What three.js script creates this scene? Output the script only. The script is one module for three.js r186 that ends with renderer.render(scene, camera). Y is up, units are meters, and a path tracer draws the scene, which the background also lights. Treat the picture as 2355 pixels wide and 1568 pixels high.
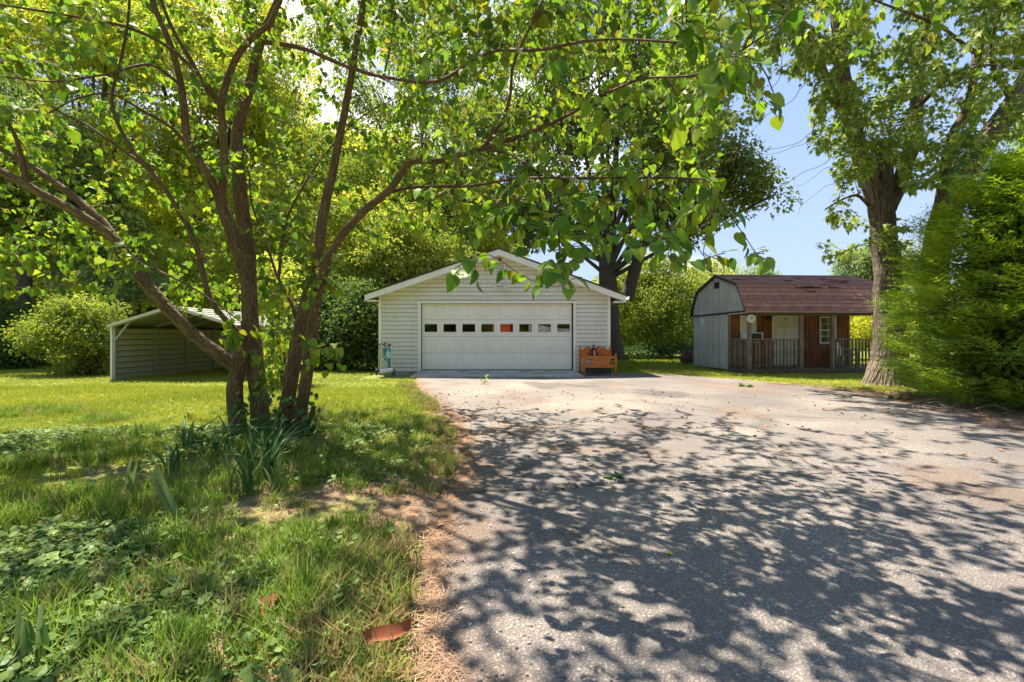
import * as THREE from 'three';
import { mergeGeometries, mergeVertices, toCreasedNormals } from 'three/addons/utils/BufferGeometryUtils.js';
import { RoundedBoxGeometry } from 'three/addons/geometries/RoundedBoxGeometry.js';

// ---------------------------------------------------------------- camera, sky, sun, exposure
const scene = new THREE.Scene();
const W = 1024, H = 682, FOC = 1046.4, EYE = 1.25, HORIZON = 772.5;      // focal length and horizon in pixels of a 2354 x 1568 view
const camera = new THREE.PerspectiveCamera(2 * Math.atan(784 / FOC) * 180 / Math.PI, W / H, 0.05, 900);
camera.position.set(0, EYE, 0);
camera.lookAt(0, EYE, -10);
camera.setViewOffset(W, H, 0, (784 - HORIZON) / 1568 * H, W, H);
const renderer = new THREE.WebGLRenderer();
renderer.toneMapping = THREE.LinearToneMapping;
renderer.toneMappingExposure = 3.0;
renderer.shadowMap.enabled = true;
const SUN = new THREE.Vector3(-0.28, 0.91, -0.33).normalize();
const sun = new THREE.DirectionalLight(new THREE.Color(1, 0.925, 0.80), 4.9);
sun.name = 'sun'; sun.position.copy(SUN).multiplyScalar(60); sun.castShadow = true; sun.shadow.radius = 1;
sun.shadow.mapSize.set(4096, 4096);
Object.assign(sun.shadow.camera, { left: -30, right: 30, top: 30, bottom: -30, near: 1, far: 160 });
scene.add(sun, sun.target);

// ---------------------------------------------------------------- random numbers and noise
function rngOf(a) { return () => { a = (a + 0x6d2b79f5) | 0; let t = Math.imul(a ^ (a >>> 15), 1 | a); t = (t + Math.imul(t ^ (t >>> 7), 61 | t)) ^ t; return ((t ^ (t >>> 14)) >>> 0) / 4294967296; }; }
const R0 = rngOf(7);
const rr = (a, b, r = R0) => a + (b - a) * r();
const V = (x, y, z) => new THREE.Vector3(x, y, z);
const lerp = (a, b, t) => a + (b - a) * t;
const clamp = (x, a = 0, b = 1) => Math.min(b, Math.max(a, x));
const smooth = (a, b, x) => { const t = clamp((x - a) / (b - a)); return t * t * (3 - 2 * t); };
const hash = (x, y, s = 0) => { let h = Math.imul(x, 374761393) + Math.imul(y, 668265263) + Math.imul(s, 1274126177); h = Math.imul(h ^ (h >>> 13), 1274126177); return ((h ^ (h >>> 16)) >>> 0) / 4294967296; };
function tn(x, y, p, s = 0) {                                            // value noise that tiles after p cells
  const ix = Math.floor(x), iy = Math.floor(y), fx = x - ix, fy = y - iy, u = fx * fx * (3 - 2 * fx), v = fy * fy * (3 - 2 * fy);
  const m = (i) => ((i % p) + p) % p, a = m(ix), b = m(ix + 1), c = m(iy), d = m(iy + 1);
  return lerp(lerp(hash(a, c, s), hash(b, c, s), u), lerp(hash(a, d, s), hash(b, d, s), u), v);
}
const fbm = (u, v, p, o, s = 0) => { let t = 0, a = 0.5, n = 0; for (let i = 0; i < o; i++) { t += a * tn(u * p, v * p, p, s + i); n += a; a *= 0.5; p *= 2; } return t / n; };
const wn = (x, z, s = 0) => fbm(x / 64 + 50, z / 64 + 50, 64, 1, s);      // one noise cell per metre
const wf = (x, z, k, o = 3, s = 0) => { let t = 0, a = 0.5, n = 0; for (let i = 0; i < o; i++) { t += a * tn(x * k + 500, z * k + 500, 4096, s + i); n += a; a *= 0.5; k *= 2; } return t / n; };

// ---------------------------------------------------------------- the sky: blue air, paler low down, bright cumulus behind the tree on the left
{
  const w = 1024, h = 512, data = new Float32Array(w * h * 4);
  for (let j = 0; j < h; j++) for (let i = 0; i < w; i++) {
    const el = ((j + 0.5) / h - 0.5) * Math.PI, az = ((i + 0.5) / w - 0.5) * 2 * Math.PI;
    const x = Math.cos(az) * Math.cos(el), y = Math.sin(el), z = Math.sin(az) * Math.cos(el), up = Math.max(0, y);
    const t = Math.pow(up, 0.55);
    let c = [lerp(0.28, 0.085, t), lerp(0.33, 0.165, t), lerp(0.385, 0.35, t)];
    const k = 1 / (up + 0.25), n = wf(x * k * 2.2 + 3.3, z * k * 2.2 + 9.1, 1, 6, 11);
    const left = smooth(0.62, 0.96, (-0.42 * x * 1 + 0.42 * y - 0.8 * z) / 1.0) ;                                  // the bank of cloud stands to the north-west
    const cover = smooth(0.64 - 0.22 * left, 0.86 - 0.28 * left, n) * smooth(0.02, 0.15, y);
    const lit = 0.36 + 0.2 * n;
    c = c.map((q, m) => lerp(q, lit * [1, 1, 1.02][m], cover));
    if (y < 0) { const g = smooth(0, -0.12, y); c = c.map((q, m) => lerp(q, [0.10, 0.12, 0.08][m], g)); }
    data.set([...c, 1], (j * w + i) * 4);
  }
  const sky = new THREE.DataTexture(data, w, h, THREE.RGBAFormat, THREE.FloatType);
  sky.mapping = THREE.EquirectangularReflectionMapping; sky.magFilter = THREE.LinearFilter; sky.needsUpdate = true;
  scene.background = sky; scene.environment = sky;
}

// ---------------------------------------------------------------- helpers: names, parts, geometry, textures
const counts = new Map();
function numbered(n) { const k = counts.get(n) ?? 0; counts.set(n, k + 1); return k ? n + '_' + String(k).padStart(3, '0') : n; }
function tag(o, label, category, group, kind) { if (label) o.userData.label = label; if (category) o.userData.category = category; if (group) o.userData.group = group; if (kind) o.userData.kind = kind; return o; }
function thing(name, label, category, pos = [0, 0, 0], turn = 0, group) {
  const o = new THREE.Group(); o.name = numbered(name); o.position.set(...pos); o.rotation.y = turn; scene.add(o);
  return tag(o, label, category, group);
}
const shade = (m) => { m.castShadow = m.receiveShadow = true; return m; };
function part(parent, name, geo, mat, label) { const m = shade(new THREE.Mesh(geo, mat)); m.name = name; parent.add(m); if (label) m.userData.label = label; return m; }
function sub(parent, name) { const g = new THREE.Group(); g.name = name; parent.add(g); return g; }
function solo(name, geo, mat, label, category, kind, group) { const m = shade(new THREE.Mesh(geo, mat)); m.name = kind === 'structure' ? name : numbered(name); scene.add(m); return tag(m, label, category, group, kind); }
function many(parent, name, geo, mat, mats, cols, kind = 'stuff') {
  const m = shade(new THREE.InstancedMesh(geo, mat, mats.length)); m.name = name;
  mats.forEach((q, i) => { m.setMatrixAt(i, q); if (cols) m.setColorAt(i, cols[i]); });
  m.userData.kind = kind; parent.add(m); return m;
}
const P = (px, py, d) => V((px - 1177) / FOC * d, EYE - (py - HORIZON) / FOC * d, -d);   // a point d metres in front of the camera's plane
const clean = (g) => { g = g.index ? g.toNonIndexed() : g; for (const k of Object.keys(g.attributes)) if (!['position', 'normal', 'uv', 'color'].includes(k)) g.deleteAttribute(k); return g; };
function uvm(g, turn = false) {                                          // uv in metres from the face's main direction
  g = clean(g); const p = g.attributes.position, uv = new Float32Array(p.count * 2), a = V(), b = V(), c = V();
  for (let i = 0; i < p.count; i += 3) {
    a.fromBufferAttribute(p, i); b.fromBufferAttribute(p, i + 1); c.fromBufferAttribute(p, i + 2);
    const n = b.clone().sub(a).cross(c.clone().sub(a)), x = Math.abs(n.x), y = Math.abs(n.y), z = Math.abs(n.z);
    [a, b, c].forEach((q, k) => { let u, v; if (y >= x && y >= z) [u, v] = [q.x, q.z]; else if (x >= z) [u, v] = [q.z, q.y]; else [u, v] = [q.x, q.y]; uv.set(turn ? [v, u] : [u, v], (i + k) * 2); });
  }
  g.setAttribute('uv', new THREE.BufferAttribute(uv, 2)); return g;
}
const merge = (l) => mergeGeometries(l.map((g) => { g = clean(g); if (!g.attributes.uv) g.setAttribute('uv', new THREE.BufferAttribute(new Float32Array(g.attributes.position.count * 2), 2)); return g; }));
function bx(x0, x1, y0, y1, z0, z1, turn) { const g = new THREE.BoxGeometry(x1 - x0, y1 - y0, z1 - z0); g.translate((x0 + x1) / 2, (y0 + y1) / 2, (z0 + z1) / 2); return uvm(g, turn); }
function rbx(x0, x1, y0, y1, z0, z1, r = 0.006, turn) { const g = new RoundedBoxGeometry(x1 - x0, y1 - y0, z1 - z0, 1, r); g.translate((x0 + x1) / 2, (y0 + y1) / 2, (z0 + z1) / 2); return uvm(g, turn); }
function hull8(p, turn) {                                                // a box from eight corners: four of one end, then four of the other
  const q = [[0, 1, 2, 3], [7, 6, 5, 4], [0, 4, 5, 1], [1, 5, 6, 2], [2, 6, 7, 3], [3, 7, 4, 0]], v = [];
  for (const [a, b, c, d] of q) for (const k of [a, b, c, a, c, d]) v.push(...p[k]);
  const g = new THREE.BufferGeometry(); g.setAttribute('position', new THREE.Float32BufferAttribute(v, 3)); g.computeVertexNormals(); return uvm(g, turn);
}
function bar(a, b, w, t = w, turn) {                                     // a straight square bar between two points
  const d = b.clone().sub(a), l = d.length(), g = new THREE.BoxGeometry(w, l, t); g.translate(0, l / 2, 0);
  const uvg = uvm(g, turn); uvg.applyQuaternion(new THREE.Quaternion().setFromUnitVectors(V(0, 1, 0), d.normalize())); uvg.translate(a.x, a.y, a.z); return uvg;
}
function rod(a, b, r0, r1 = r0, n = 8) { const d = b.clone().sub(a), l = d.length(), g = new THREE.CylinderGeometry(r1, r0, l, n); g.translate(0, l / 2, 0); g.applyQuaternion(new THREE.Quaternion().setFromUnitVectors(V(0, 1, 0), d.normalize())); g.translate(a.x, a.y, a.z); return clean(g); }
function tube(pts, rad, n = 6, lump = 0, capped = true, seed = 3) {      // a tapered tube through points, uv in metres, with uneven bark when lump > 0
  const pos = [], uv = [], idx = [], m = pts.length; let nrm = null, len = 0, w0 = rad[0] * 6.283;
  for (let i = 0; i < m; i++) {
    const t = pts[Math.min(m - 1, i + 1)].clone().sub(pts[Math.max(0, i - 1)]).normalize();
    if (!nrm) nrm = Math.abs(t.y) < 0.9 ? V(0, 1, 0).cross(t).normalize() : V(1, 0, 0).cross(t).normalize();
    nrm.addScaledVector(t, -nrm.dot(t)).normalize(); const bi = t.clone().cross(nrm);
    if (i) len += pts[i].distanceTo(pts[i - 1]);
    for (let k = 0; k <= n; k++) {
      const a = (k % n) / n * 6.28319; let r = rad[i];
      if (lump) r *= 1 + lump * ((wf(Math.cos(a) * 1.3 + seed, Math.sin(a) * 1.3 + len * 1.7, 1.5, 3, seed) - 0.5) * 2);
      const c = Math.cos(a) * r, s = Math.sin(a) * r;
      pos.push(pts[i].x + nrm.x * c + bi.x * s, pts[i].y + nrm.y * c + bi.y * s, pts[i].z + nrm.z * c + bi.z * s);
      uv.push(k / n * Math.max(1, Math.round(w0 / 0.4)) * 0.4, len);
    }
  }
  for (let i = 0; i < m - 1; i++) for (let k = 0; k < n; k++) { const a = i * (n + 1) + k, b = a + n + 1; idx.push(a, a + 1, b, a + 1, b + 1, b); }
  if (capped) { const e = pos.length / 3, q = pts[m - 1]; pos.push(q.x, q.y, q.z); uv.push(0, len); for (let k = 0; k < n; k++) idx.push((m - 1) * (n + 1) + k, (m - 1) * (n + 1) + k + 1, e); }
  const g = new THREE.BufferGeometry(); g.setAttribute('position', new THREE.Float32BufferAttribute(pos, 3)); g.setAttribute('uv', new THREE.Float32BufferAttribute(uv, 2)); g.setIndex(idx);
  g.computeVertexNormals();
  const N = g.attributes.normal;                                          // weld the seam's normals
  for (let i = 0; i < m; i++) { const a = i * (n + 1), b = a + n, x = N.getX(a) + N.getX(b), y = N.getY(a) + N.getY(b), z = N.getZ(a) + N.getZ(b), l = Math.hypot(x, y, z) || 1; N.setXYZ(a, x / l, y / l, z / l); N.setXYZ(b, x / l, y / l, z / l); }
  return g;
}
const enc = (c) => Math.round(255 * clamp(c <= 0.0031308 ? 12.92 * c : 1.055 * Math.pow(c, 1 / 2.4) - 0.055));
function tex(size, metres, fn, data = false, mY = metres) {              // fn(u, v) gives linear rgb or one height
  const d = new Uint8Array(size * size * 4);
  for (let j = 0; j < size; j++) for (let i = 0; i < size; i++) {
    const c = fn((i + 0.5) / size, (j + 0.5) / size), o = (j * size + i) * 4;
    if (data) d[o] = d[o + 1] = d[o + 2] = Math.round(255 * clamp(c)); else { d[o] = enc(c[0]); d[o + 1] = enc(c[1]); d[o + 2] = enc(c[2]); }
    d[o + 3] = 255;
  }
  return wrapT(d, size, metres, data, mY);
}
function wrapT(d, size, metres, data, mY = metres) {
  const t = new THREE.DataTexture(d, size, size); t.wrapS = t.wrapT = THREE.RepeatWrapping; t.magFilter = THREE.LinearFilter; t.minFilter = THREE.LinearMipmapLinearFilter; t.generateMipmaps = true;
  t.repeat.set(1 / metres, 1 / mY); if (!data) t.colorSpace = THREE.SRGBColorSpace; t.needsUpdate = true; return t;
}
const mix3 = (a, b, t) => [lerp(a[0], b[0], t), lerp(a[1], b[1], t), lerp(a[2], b[2], t)];
const col = (r, g, b) => new THREE.Color().setRGB(r, g, b);
const std = (name, o) => { const m = new THREE.MeshStandardMaterial({ roughness: 0.8, side: THREE.DoubleSide, ...o }); m.name = name; return m; };
const plain = (name, r, g, b, rough = 0.7, metal = 0) => std(name, { color: col(r, g, b), roughness: rough, metalness: metal });

// ---------------------------------------------------------------- materials
const M = {};
{
  // worn asphalt: pale stones set in dark binder, 2.5 mm to the pixel
  const N = 2048, cells = 400, c8 = new Uint8Array(N * N * 4), b8 = new Uint8Array(N * N * 4), px = N / cells;
  const jx = new Float32Array(cells * cells), jy = jx.slice(), jt = jx.slice(), js = jx.slice();
  for (let j = 0; j < cells; j++) for (let i = 0; i < cells; i++) { const k = j * cells + i; jx[k] = hash(i, j, 1); jy[k] = hash(i, j, 2); jt[k] = hash(i, j, 3); js[k] = 0.30 + 0.34 * hash(i, j, 4); }
  for (let y = 0; y < N; y++) for (let x = 0; x < N; x++) {
    const u = x / px, v = y / px, iu = Math.floor(u), iv = Math.floor(v); let best = 9, tone = 0;
    for (let b = -1; b <= 1; b++) for (let a = -1; a <= 1; a++) {
      const cx = iu + a, cy = iv + b, k = ((cy + cells) % cells) * cells + ((cx + cells) % cells), d = Math.hypot(cx + jx[k] - u, cy + jy[k] - v) / js[k];
      if (d < best) { best = d; tone = jt[k]; }
    }
    const big = fbm(x / N, y / N, 5, 5, 40), fine = hash(x, y, 9), stone = smooth(1.15, 0.75, best);
    const st = 0.15 + 0.16 * tone + (tone > 0.965 ? 0.16 : 0), binder = 0.075 + 0.06 * big + 0.07 * fine;
    const worn = smooth(0.3, 0.7, big), a = lerp(binder, st * (0.8 + 0.4 * big) * (0.9 + 0.2 * fine), stone * (0.55 + 0.40 * worn));
    const warm = hash(Math.floor(tone * 1e4), 3, 5), o = (y * N + x) * 4;
    c8[o] = enc(a * (1.02 + 0.08 * warm)); c8[o + 1] = enc(a * (0.92 + 0.02 * warm)); c8[o + 2] = enc(a * (0.82 - 0.06 * warm + 0.04 * (1 - worn))); c8[o + 3] = 255;
    b8[o] = b8[o + 1] = b8[o + 2] = Math.round(255 * clamp(stone * (0.55 + 0.35 * tone) * Math.sqrt(Math.max(0, 1.25 - best)) + 0.06 * fine)); b8[o + 3] = 255;
  }
  M.asphalt = std('worn_asphalt', { map: wrapT(c8, N, 5, false), bumpMap: wrapT(b8, N, 5, true), bumpScale: 0.006, roughness: 0.9, vertexColors: true });
}
M.soil = std('soil_and_thatch', {
  map: tex(1024, 2.5, (u, v) => { const n = fbm(u, v, 8, 6, 60), f = fbm(u, v, 120, 2, 66), s = tn(u * 300, v * 40, 4000, 68), q = tn(u * 36, v * 280, 4000, 69); const a = 0.55 + 0.9 * (f * 0.5 + n * 0.5 - 0.25) + (s > 0.86 ? 0.35 : 0) + (q > 0.88 ? 0.3 : 0); return [a * 0.9, a * 0.9, a * 0.85]; }),
  bumpMap: tex(512, 2.5, (u, v) => fbm(u, v, 30, 4, 71), true), bumpScale: 0.03, roughness: 1, vertexColors: true });
M.concrete = std('old_concrete', { map: tex(512, 2, (u, v) => { const n = fbm(u, v, 6, 6, 80), f = hash(u * 512 | 0, v * 512 | 0, 81), moss = smooth(0.5, 0.72, fbm(u, v, 5, 4, 84)); return mix3([0.27 + 0.12 * n + 0.05 * f, 0.255 + 0.11 * n + 0.05 * f, 0.23 + 0.1 * n + 0.05 * f], [0.17, 0.17, 0.10], moss * 0.6); }), bumpMap: tex(512, 2, (u, v) => fbm(u, v, 60, 3, 88), true), bumpScale: 0.004, roughness: 0.95 });
const barkTex = (seed, a, b, c, m, fx, fy, sz = 512) => {
  const f = (u, v) => { const w = fbm(u, v, 4, 3, seed) * 0.5, r = Math.abs(tn((u + w * 0.16) * fx, v * fy + w * 2, 4096 > 0 ? fx : 1, seed + 3) * 2 - 1), q = Math.abs(tn(u * fx * 2 + w, v * fy * 2, fx * 2, seed + 4) * 2 - 1); return clamp(0.7 * Math.sqrt(r) + 0.3 * q); };
  const map = tex(sz, m, (u, v) => { const h = f(u, v), g = fbm(u, v, 6, 5, seed + 9), k = hash(u * sz | 0, v * sz | 0, seed); return mix3(mix3(a, b, h), c, smooth(0.52, 0.75, g) * 0.75).map((x) => x * (0.85 + 0.3 * k)); });
  return { map, bumpMap: tex(sz, m, (u, v) => f(u, v), true) };
};
M.redbudBark = std('redbud_bark', { ...barkTex(100, [0.045, 0.025, 0.012], [0.25, 0.155, 0.080], [0.19, 0.145, 0.045], 0.4, 14, 5), bumpScale: 0.02, roughness: 0.95 });
M.twigBark = std('twig_bark', { ...barkTex(130, [0.045, 0.022, 0.013], [0.17, 0.088, 0.05], [0.19, 0.08, 0.04], 0.4, 12, 6, 256), bumpScale: 0.004, roughness: 0.85 });
M.mapleBark = std('maple_bark', { ...barkTex(160, [0.025, 0.017, 0.012], [0.30, 0.225, 0.17], [0.20, 0.16, 0.10], 0.8, 13, 3), bumpScale: 0.09, roughness: 0.98 });
M.darkBark = std('dark_bark', { ...barkTex(190, [0.03, 0.022, 0.016], [0.13, 0.095, 0.07], [0.10, 0.09, 0.05], 0.8, 12, 3, 256), bumpScale: 0.04, roughness: 0.98 });
const leafMap = tex(128, 1, (u, v) => { const x = Math.abs(u - 0.5) * 2, rib = smooth(0.05, 0.0, x), vein = smooth(0.06, 0.0, Math.abs(((v * 6 - x * 2.4) % 1 + 1) % 1 - 0.5)) * 0.45, n = fbm(u, v, 10, 4, 210); const a = 0.82 + 0.3 * n + 0.28 * Math.max(rib, vein * (x < 0.9 ? 1 : 0)); return [a, a, a * 0.95]; });
function leafMat(name, c = [1, 1, 1], through = 0.5, gloss = 0.3) {
  const m = new THREE.MeshPhysicalMaterial({ color: col(...c), map: leafMap, roughness: 1, transmission: through, thickness: 0, specularIntensity: 0.3, clearcoat: gloss, clearcoatRoughness: 0.38, side: THREE.DoubleSide });
  m.name = name; return m;
}
M.leaf = leafMat('leaf', [1, 1, 1], 0.55, 0.3); M.farLeaf = leafMat('far_leaf', [1, 1, 1], 0.62, 0.12); M.blade = leafMat('grass_blade', [1, 1, 1], 0.35, 0.1); M.blade.map = null; M.farLeaf.map = null;
const woodTex = (seed, a, b, m, mY, lines = 60) => ({
  map: tex(512, m, (u, v) => { const g = tn(u * lines, v * 3, lines, seed) * 0.6 + tn(u * lines * 3, v * 8, lines * 3, seed + 1) * 0.4, n = fbm(u, v, 5, 4, seed + 2); return mix3(a, b, clamp(g * 0.75 + (n - 0.5) * 0.9 + 0.1)); }, false, mY),
  bumpMap: tex(256, m, (u, v) => tn(u * lines, v * 3, lines, seed) * 0.6 + tn(u * lines * 2, v * 8, lines * 2, seed + 1) * 0.4, true, mY) });
M.brownWood = std('stained_board', { ...woodTex(230, [0.07, 0.024, 0.010], [0.38, 0.145, 0.052], 0.7, 1.7, 50), bumpScale: 0.004, roughness: 0.8 });
M.greyWood = std('weathered_wood', { ...woodTex(240, [0.10, 0.075, 0.05], [0.34, 0.27, 0.19], 0.5, 1.3, 60), bumpScale: 0.004, roughness: 0.9 });
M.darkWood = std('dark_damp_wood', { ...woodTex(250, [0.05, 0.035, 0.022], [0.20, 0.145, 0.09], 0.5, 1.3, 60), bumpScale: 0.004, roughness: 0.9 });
M.pine = std('varnished_pine', { ...woodTex(260, [0.36, 0.075, 0.010], [0.62, 0.19, 0.025], 0.4, 0.9, 40), bumpScale: 0.001, roughness: 0.35 });
const grime = (seed, c, amt, m = 3) => tex(512, m, (u, v) => { const n = fbm(u, v, 6, 5, seed), s = fbm(u, v, 40, 3, seed + 5), st = tn(u * 90, v * 4, 90, seed + 8); const k = clamp((n * 0.6 + s * 0.25 + st * 0.25 - 0.42) * 2.2) * amt; return mix3(c, [c[0] * 0.62, c[1] * 0.62, c[2] * 0.55], k); });
M.siding = [0, 1, 2].map((i) => std('vinyl_siding', { map: grime(300 + i * 17, [0.68 + 0.02 * i, 0.655 + 0.018 * i, 0.605 + 0.016 * i], 0.5), roughness: 0.55 }));
M.white = std('white_painted_trim', { map: grime(340, [0.80, 0.79, 0.76], 0.3), roughness: 0.5 });
M.door = std('garage_door_paint', { map: grime(350, [0.83, 0.80, 0.745], 0.32), roughness: 0.45 });
M.fascia = std('white_fascia', { map: grime(360, [0.80, 0.765, 0.745], 0.35), roughness: 0.5 });
M.darkFelt = plain('dark_shingle_edge', 0.05, 0.042, 0.04, 0.95);
M.shingle = [0, 1, 2].map((i) => std('red_brown_shingle', { map: tex(256, 0.6, (u, v) => { const n = fbm(u, v, 5, 3, 380 + i), g = hash(u * 256 | 0, v * 256 | 0, 381 + i); const a = 0.55 + 0.5 * n + 0.45 * (g - 0.5); return [a * (0.40 + 0.06 * i), a * (0.185 + 0.03 * i), a * (0.14 + 0.02 * i)]; }), bumpMap: tex(256, 0.6, (u, v) => hash(u * 256 | 0, v * 256 | 0, 390), true), bumpScale: 0.002, roughness: 0.95 }));
M.greyShingle = std('dark_grey_shingle', { map: tex(256, 1, (u, v) => { const g = hash(u * 256 | 0, v * 256 | 0, 395), n = fbm(u, v, 8, 3, 396), a = 0.05 + 0.06 * n + 0.05 * g; return [a, a * 0.95, a * 0.92]; }), roughness: 0.95 });
M.greyMetal = std('weathered_grey_panel', { map: tex(512, 1.6, (u, v) => { const n = fbm(u, v, 5, 5, 400), s = tn(u * 80, v * 3, 80, 401), st = smooth(0.55, 0.8, tn(u * 24, v * 2, 24, 403)); return mix3([0.46 + 0.18 * n, 0.455 + 0.18 * n, 0.41 + 0.16 * n], [0.22, 0.20, 0.16], clamp(s * 0.45 + st * 0.4 - 0.1)); }, false, 2.4), roughness: 0.6 });
M.carPanel = [0, 1].map((i) => std('pale_ribbed_steel', { map: grime(410 + i * 9, [0.40, 0.395, 0.29], 0.45), roughness: 0.45 }));
M.roofSteel = [0, 1].map((i) => std('dull_roof_steel', { map: grime(470 + i * 9, [0.21, 0.21, 0.16], 0.5), roughness: 0.6 }));
M.paleTrim = std('pale_tan_trim', { map: grime(489, [0.52, 0.50, 0.42], 0.4), roughness: 0.5 });
M.tubeSteel = std('galvanised_tube', { map: grime(425, [0.36, 0.39, 0.39], 0.4, 1), roughness: 0.45, metalness: 0.4 });
M.black = plain('black_plastic', 0.02, 0.02, 0.02, 0.5); M.darkMetal = plain('dark_iron', 0.035, 0.03, 0.028, 0.5, 0.3);
M.cream = std('cream_door_paint', { map: grime(430, [0.70, 0.69, 0.55], 0.3, 1.5), roughness: 0.5 });
M.whitePlastic = plain('white_plastic', 0.76, 0.76, 0.73, 0.4);
M.glass = new THREE.MeshPhysicalMaterial({ color: 0xffffff, roughness: 0.03, transmission: 1, thickness: 0, specularIntensity: 1, side: THREE.DoubleSide }); M.glass.name = 'window_glass';
M.inside = plain('dim_inner_wall', 0.16, 0.14, 0.12, 0.95);

// ---------------------------------------------------------------- the ground
const edgeL = [[15.2, 2.2], [13.5, 2.2], [13.44, -2.9], [12, -2.55], [9.5, -1.75], [7, -0.92], [5.5, -0.68], [4, -0.54], [2.7, -0.47], [2, -0.42], [1.6, -0.37], [-6, -0.2]];
const edgeR = [[15.2, 5.2], [14.4, 5.4], [13.7, 6.05], [12.2, 7.1], [10.2, 8.0], [8.3, 7.9], [6.1, 7.05], [3, 6.6], [-6, 6.4]];
const onEdge = (e, d) => { for (let i = 0; i < e.length - 1; i++) if (d <= e[i][0] && d >= e[i + 1][0]) return lerp(e[i][1], e[i + 1][1], (e[i][0] - d) / (e[i][0] - e[i + 1][0] || 1)); return e[d > 0 ? 0 : e.length - 1][1]; };
const driveL = (d) => onEdge(edgeL, d) + (d < 13.3 ? (wf(3, d, 1.6, 4, 20) - 0.5) * 0.34 : 0), driveR = (d) => onEdge(edgeR, d) + (wf(9, d, 1.3, 4, 21) - 0.5) * 0.5;
const inDrive = (x, z, m = 0) => { const d = -z; return d < 14.5 && d > -6 && x > driveL(d) + m && x < driveR(d) - m; };
const TREE = V(-3.04, 0, -5.6);
function lawnY(x, z) {
  const q = Math.hypot(x - TREE.x, z - TREE.z);
  let y = (wf(x, z, 0.6, 3, 30) - 0.5) * 0.05 + 0.10 * Math.exp(-q * q / 0.9);
  if (inDrive(x, z, -0.1)) y -= 0.05;
  const d = -z; if (d > 12.8 && d < 21.2 && x > -4.5 && x < 3.4) y = Math.min(y, -0.02);
  return y;
}
// how much of the ground at a place is bare: the shaded strip along the drive and round the tree
const bare = (x, z) => { const d = -z, e = x - driveL(clamp(d, 1, 13.3)); const near = smooth(7.2, 4.2, d) * smooth(-7.5, -2, x), side = smooth(-0.5, -0.06, e) * smooth(13, 8, d); return clamp(near * (0.22 + 0.75 * (wf(x, z, 1.3, 4, 33) - 0.42) * 2) + side * 0.9 + (x > 6 && d < 12 ? smooth(-1, 0.5, x - driveR(d)) * 0.9 * smooth(10.2, 8.8, d) : 0)); };
{
  const line = (stops) => { const o = []; for (let i = 0; i < stops.length - 1; i++) { const [a, s] = stops[i], b = stops[i + 1][0], n = Math.max(1, Math.round((b - a) / s)); for (let k = 0; k < n; k++) o.push(a + (b - a) * k / n); } o.push(stops.at(-1)[0]); return o; };
  const xs = line([[-500, 60], [-80, 8], [-24, 0.6], [-9, 0.14], [1, 0.3], [6, 0.14], [11, 0.6], [24, 8], [80, 60], [500, 1]]), zs = line([[-700, 60], [-90, 8], [-34, 1], [-18, 0.3], [-9, 0.13], [-1, 0.5], [8, 8], [80, 50], [300, 1]]);
  const pos = [], uv = [], c = [], idx = [];
  for (const z of zs) for (const x of xs) {
    const d = -z; pos.push(x, Math.abs(x) > 60 || Math.abs(z) > 60 ? 0 : lawnY(x, z), z); uv.push(x, z);
    const b = bare(x, z), n = wf(x, z, 0.5, 4, 36);
    const grass = mix3([0.12, 0.155, 0.022], [0.22, 0.23, 0.035], n), dirt = mix3([0.17, 0.115, 0.08], [0.31, 0.225, 0.165], wf(x, z, 2.2, 3, 37));
    c.push(...mix3(grass, dirt, smooth(0.25, 0.75, b)).map((q) => q * 1.35));
  }
  const n = xs.length;
  for (let j = 0; j < zs.length - 1; j++) for (let i = 0; i < n - 1; i++) { const a = j * n + i; idx.push(a, a + n, a + 1, a + 1, a + n, a + n + 1); }
  const g = new THREE.BufferGeometry(); g.setAttribute('position', new THREE.Float32BufferAttribute(pos, 3)); g.setAttribute('uv', new THREE.Float32BufferAttribute(uv, 2)); g.setAttribute('color', new THREE.Float32BufferAttribute(c, 3)); g.setIndex(idx); g.computeVertexNormals();
  solo('lawn', g, M.soil, 'mown yard ground, grassy far off and bare brown beside the drive', 'lawn', 'structure');
}
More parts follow.
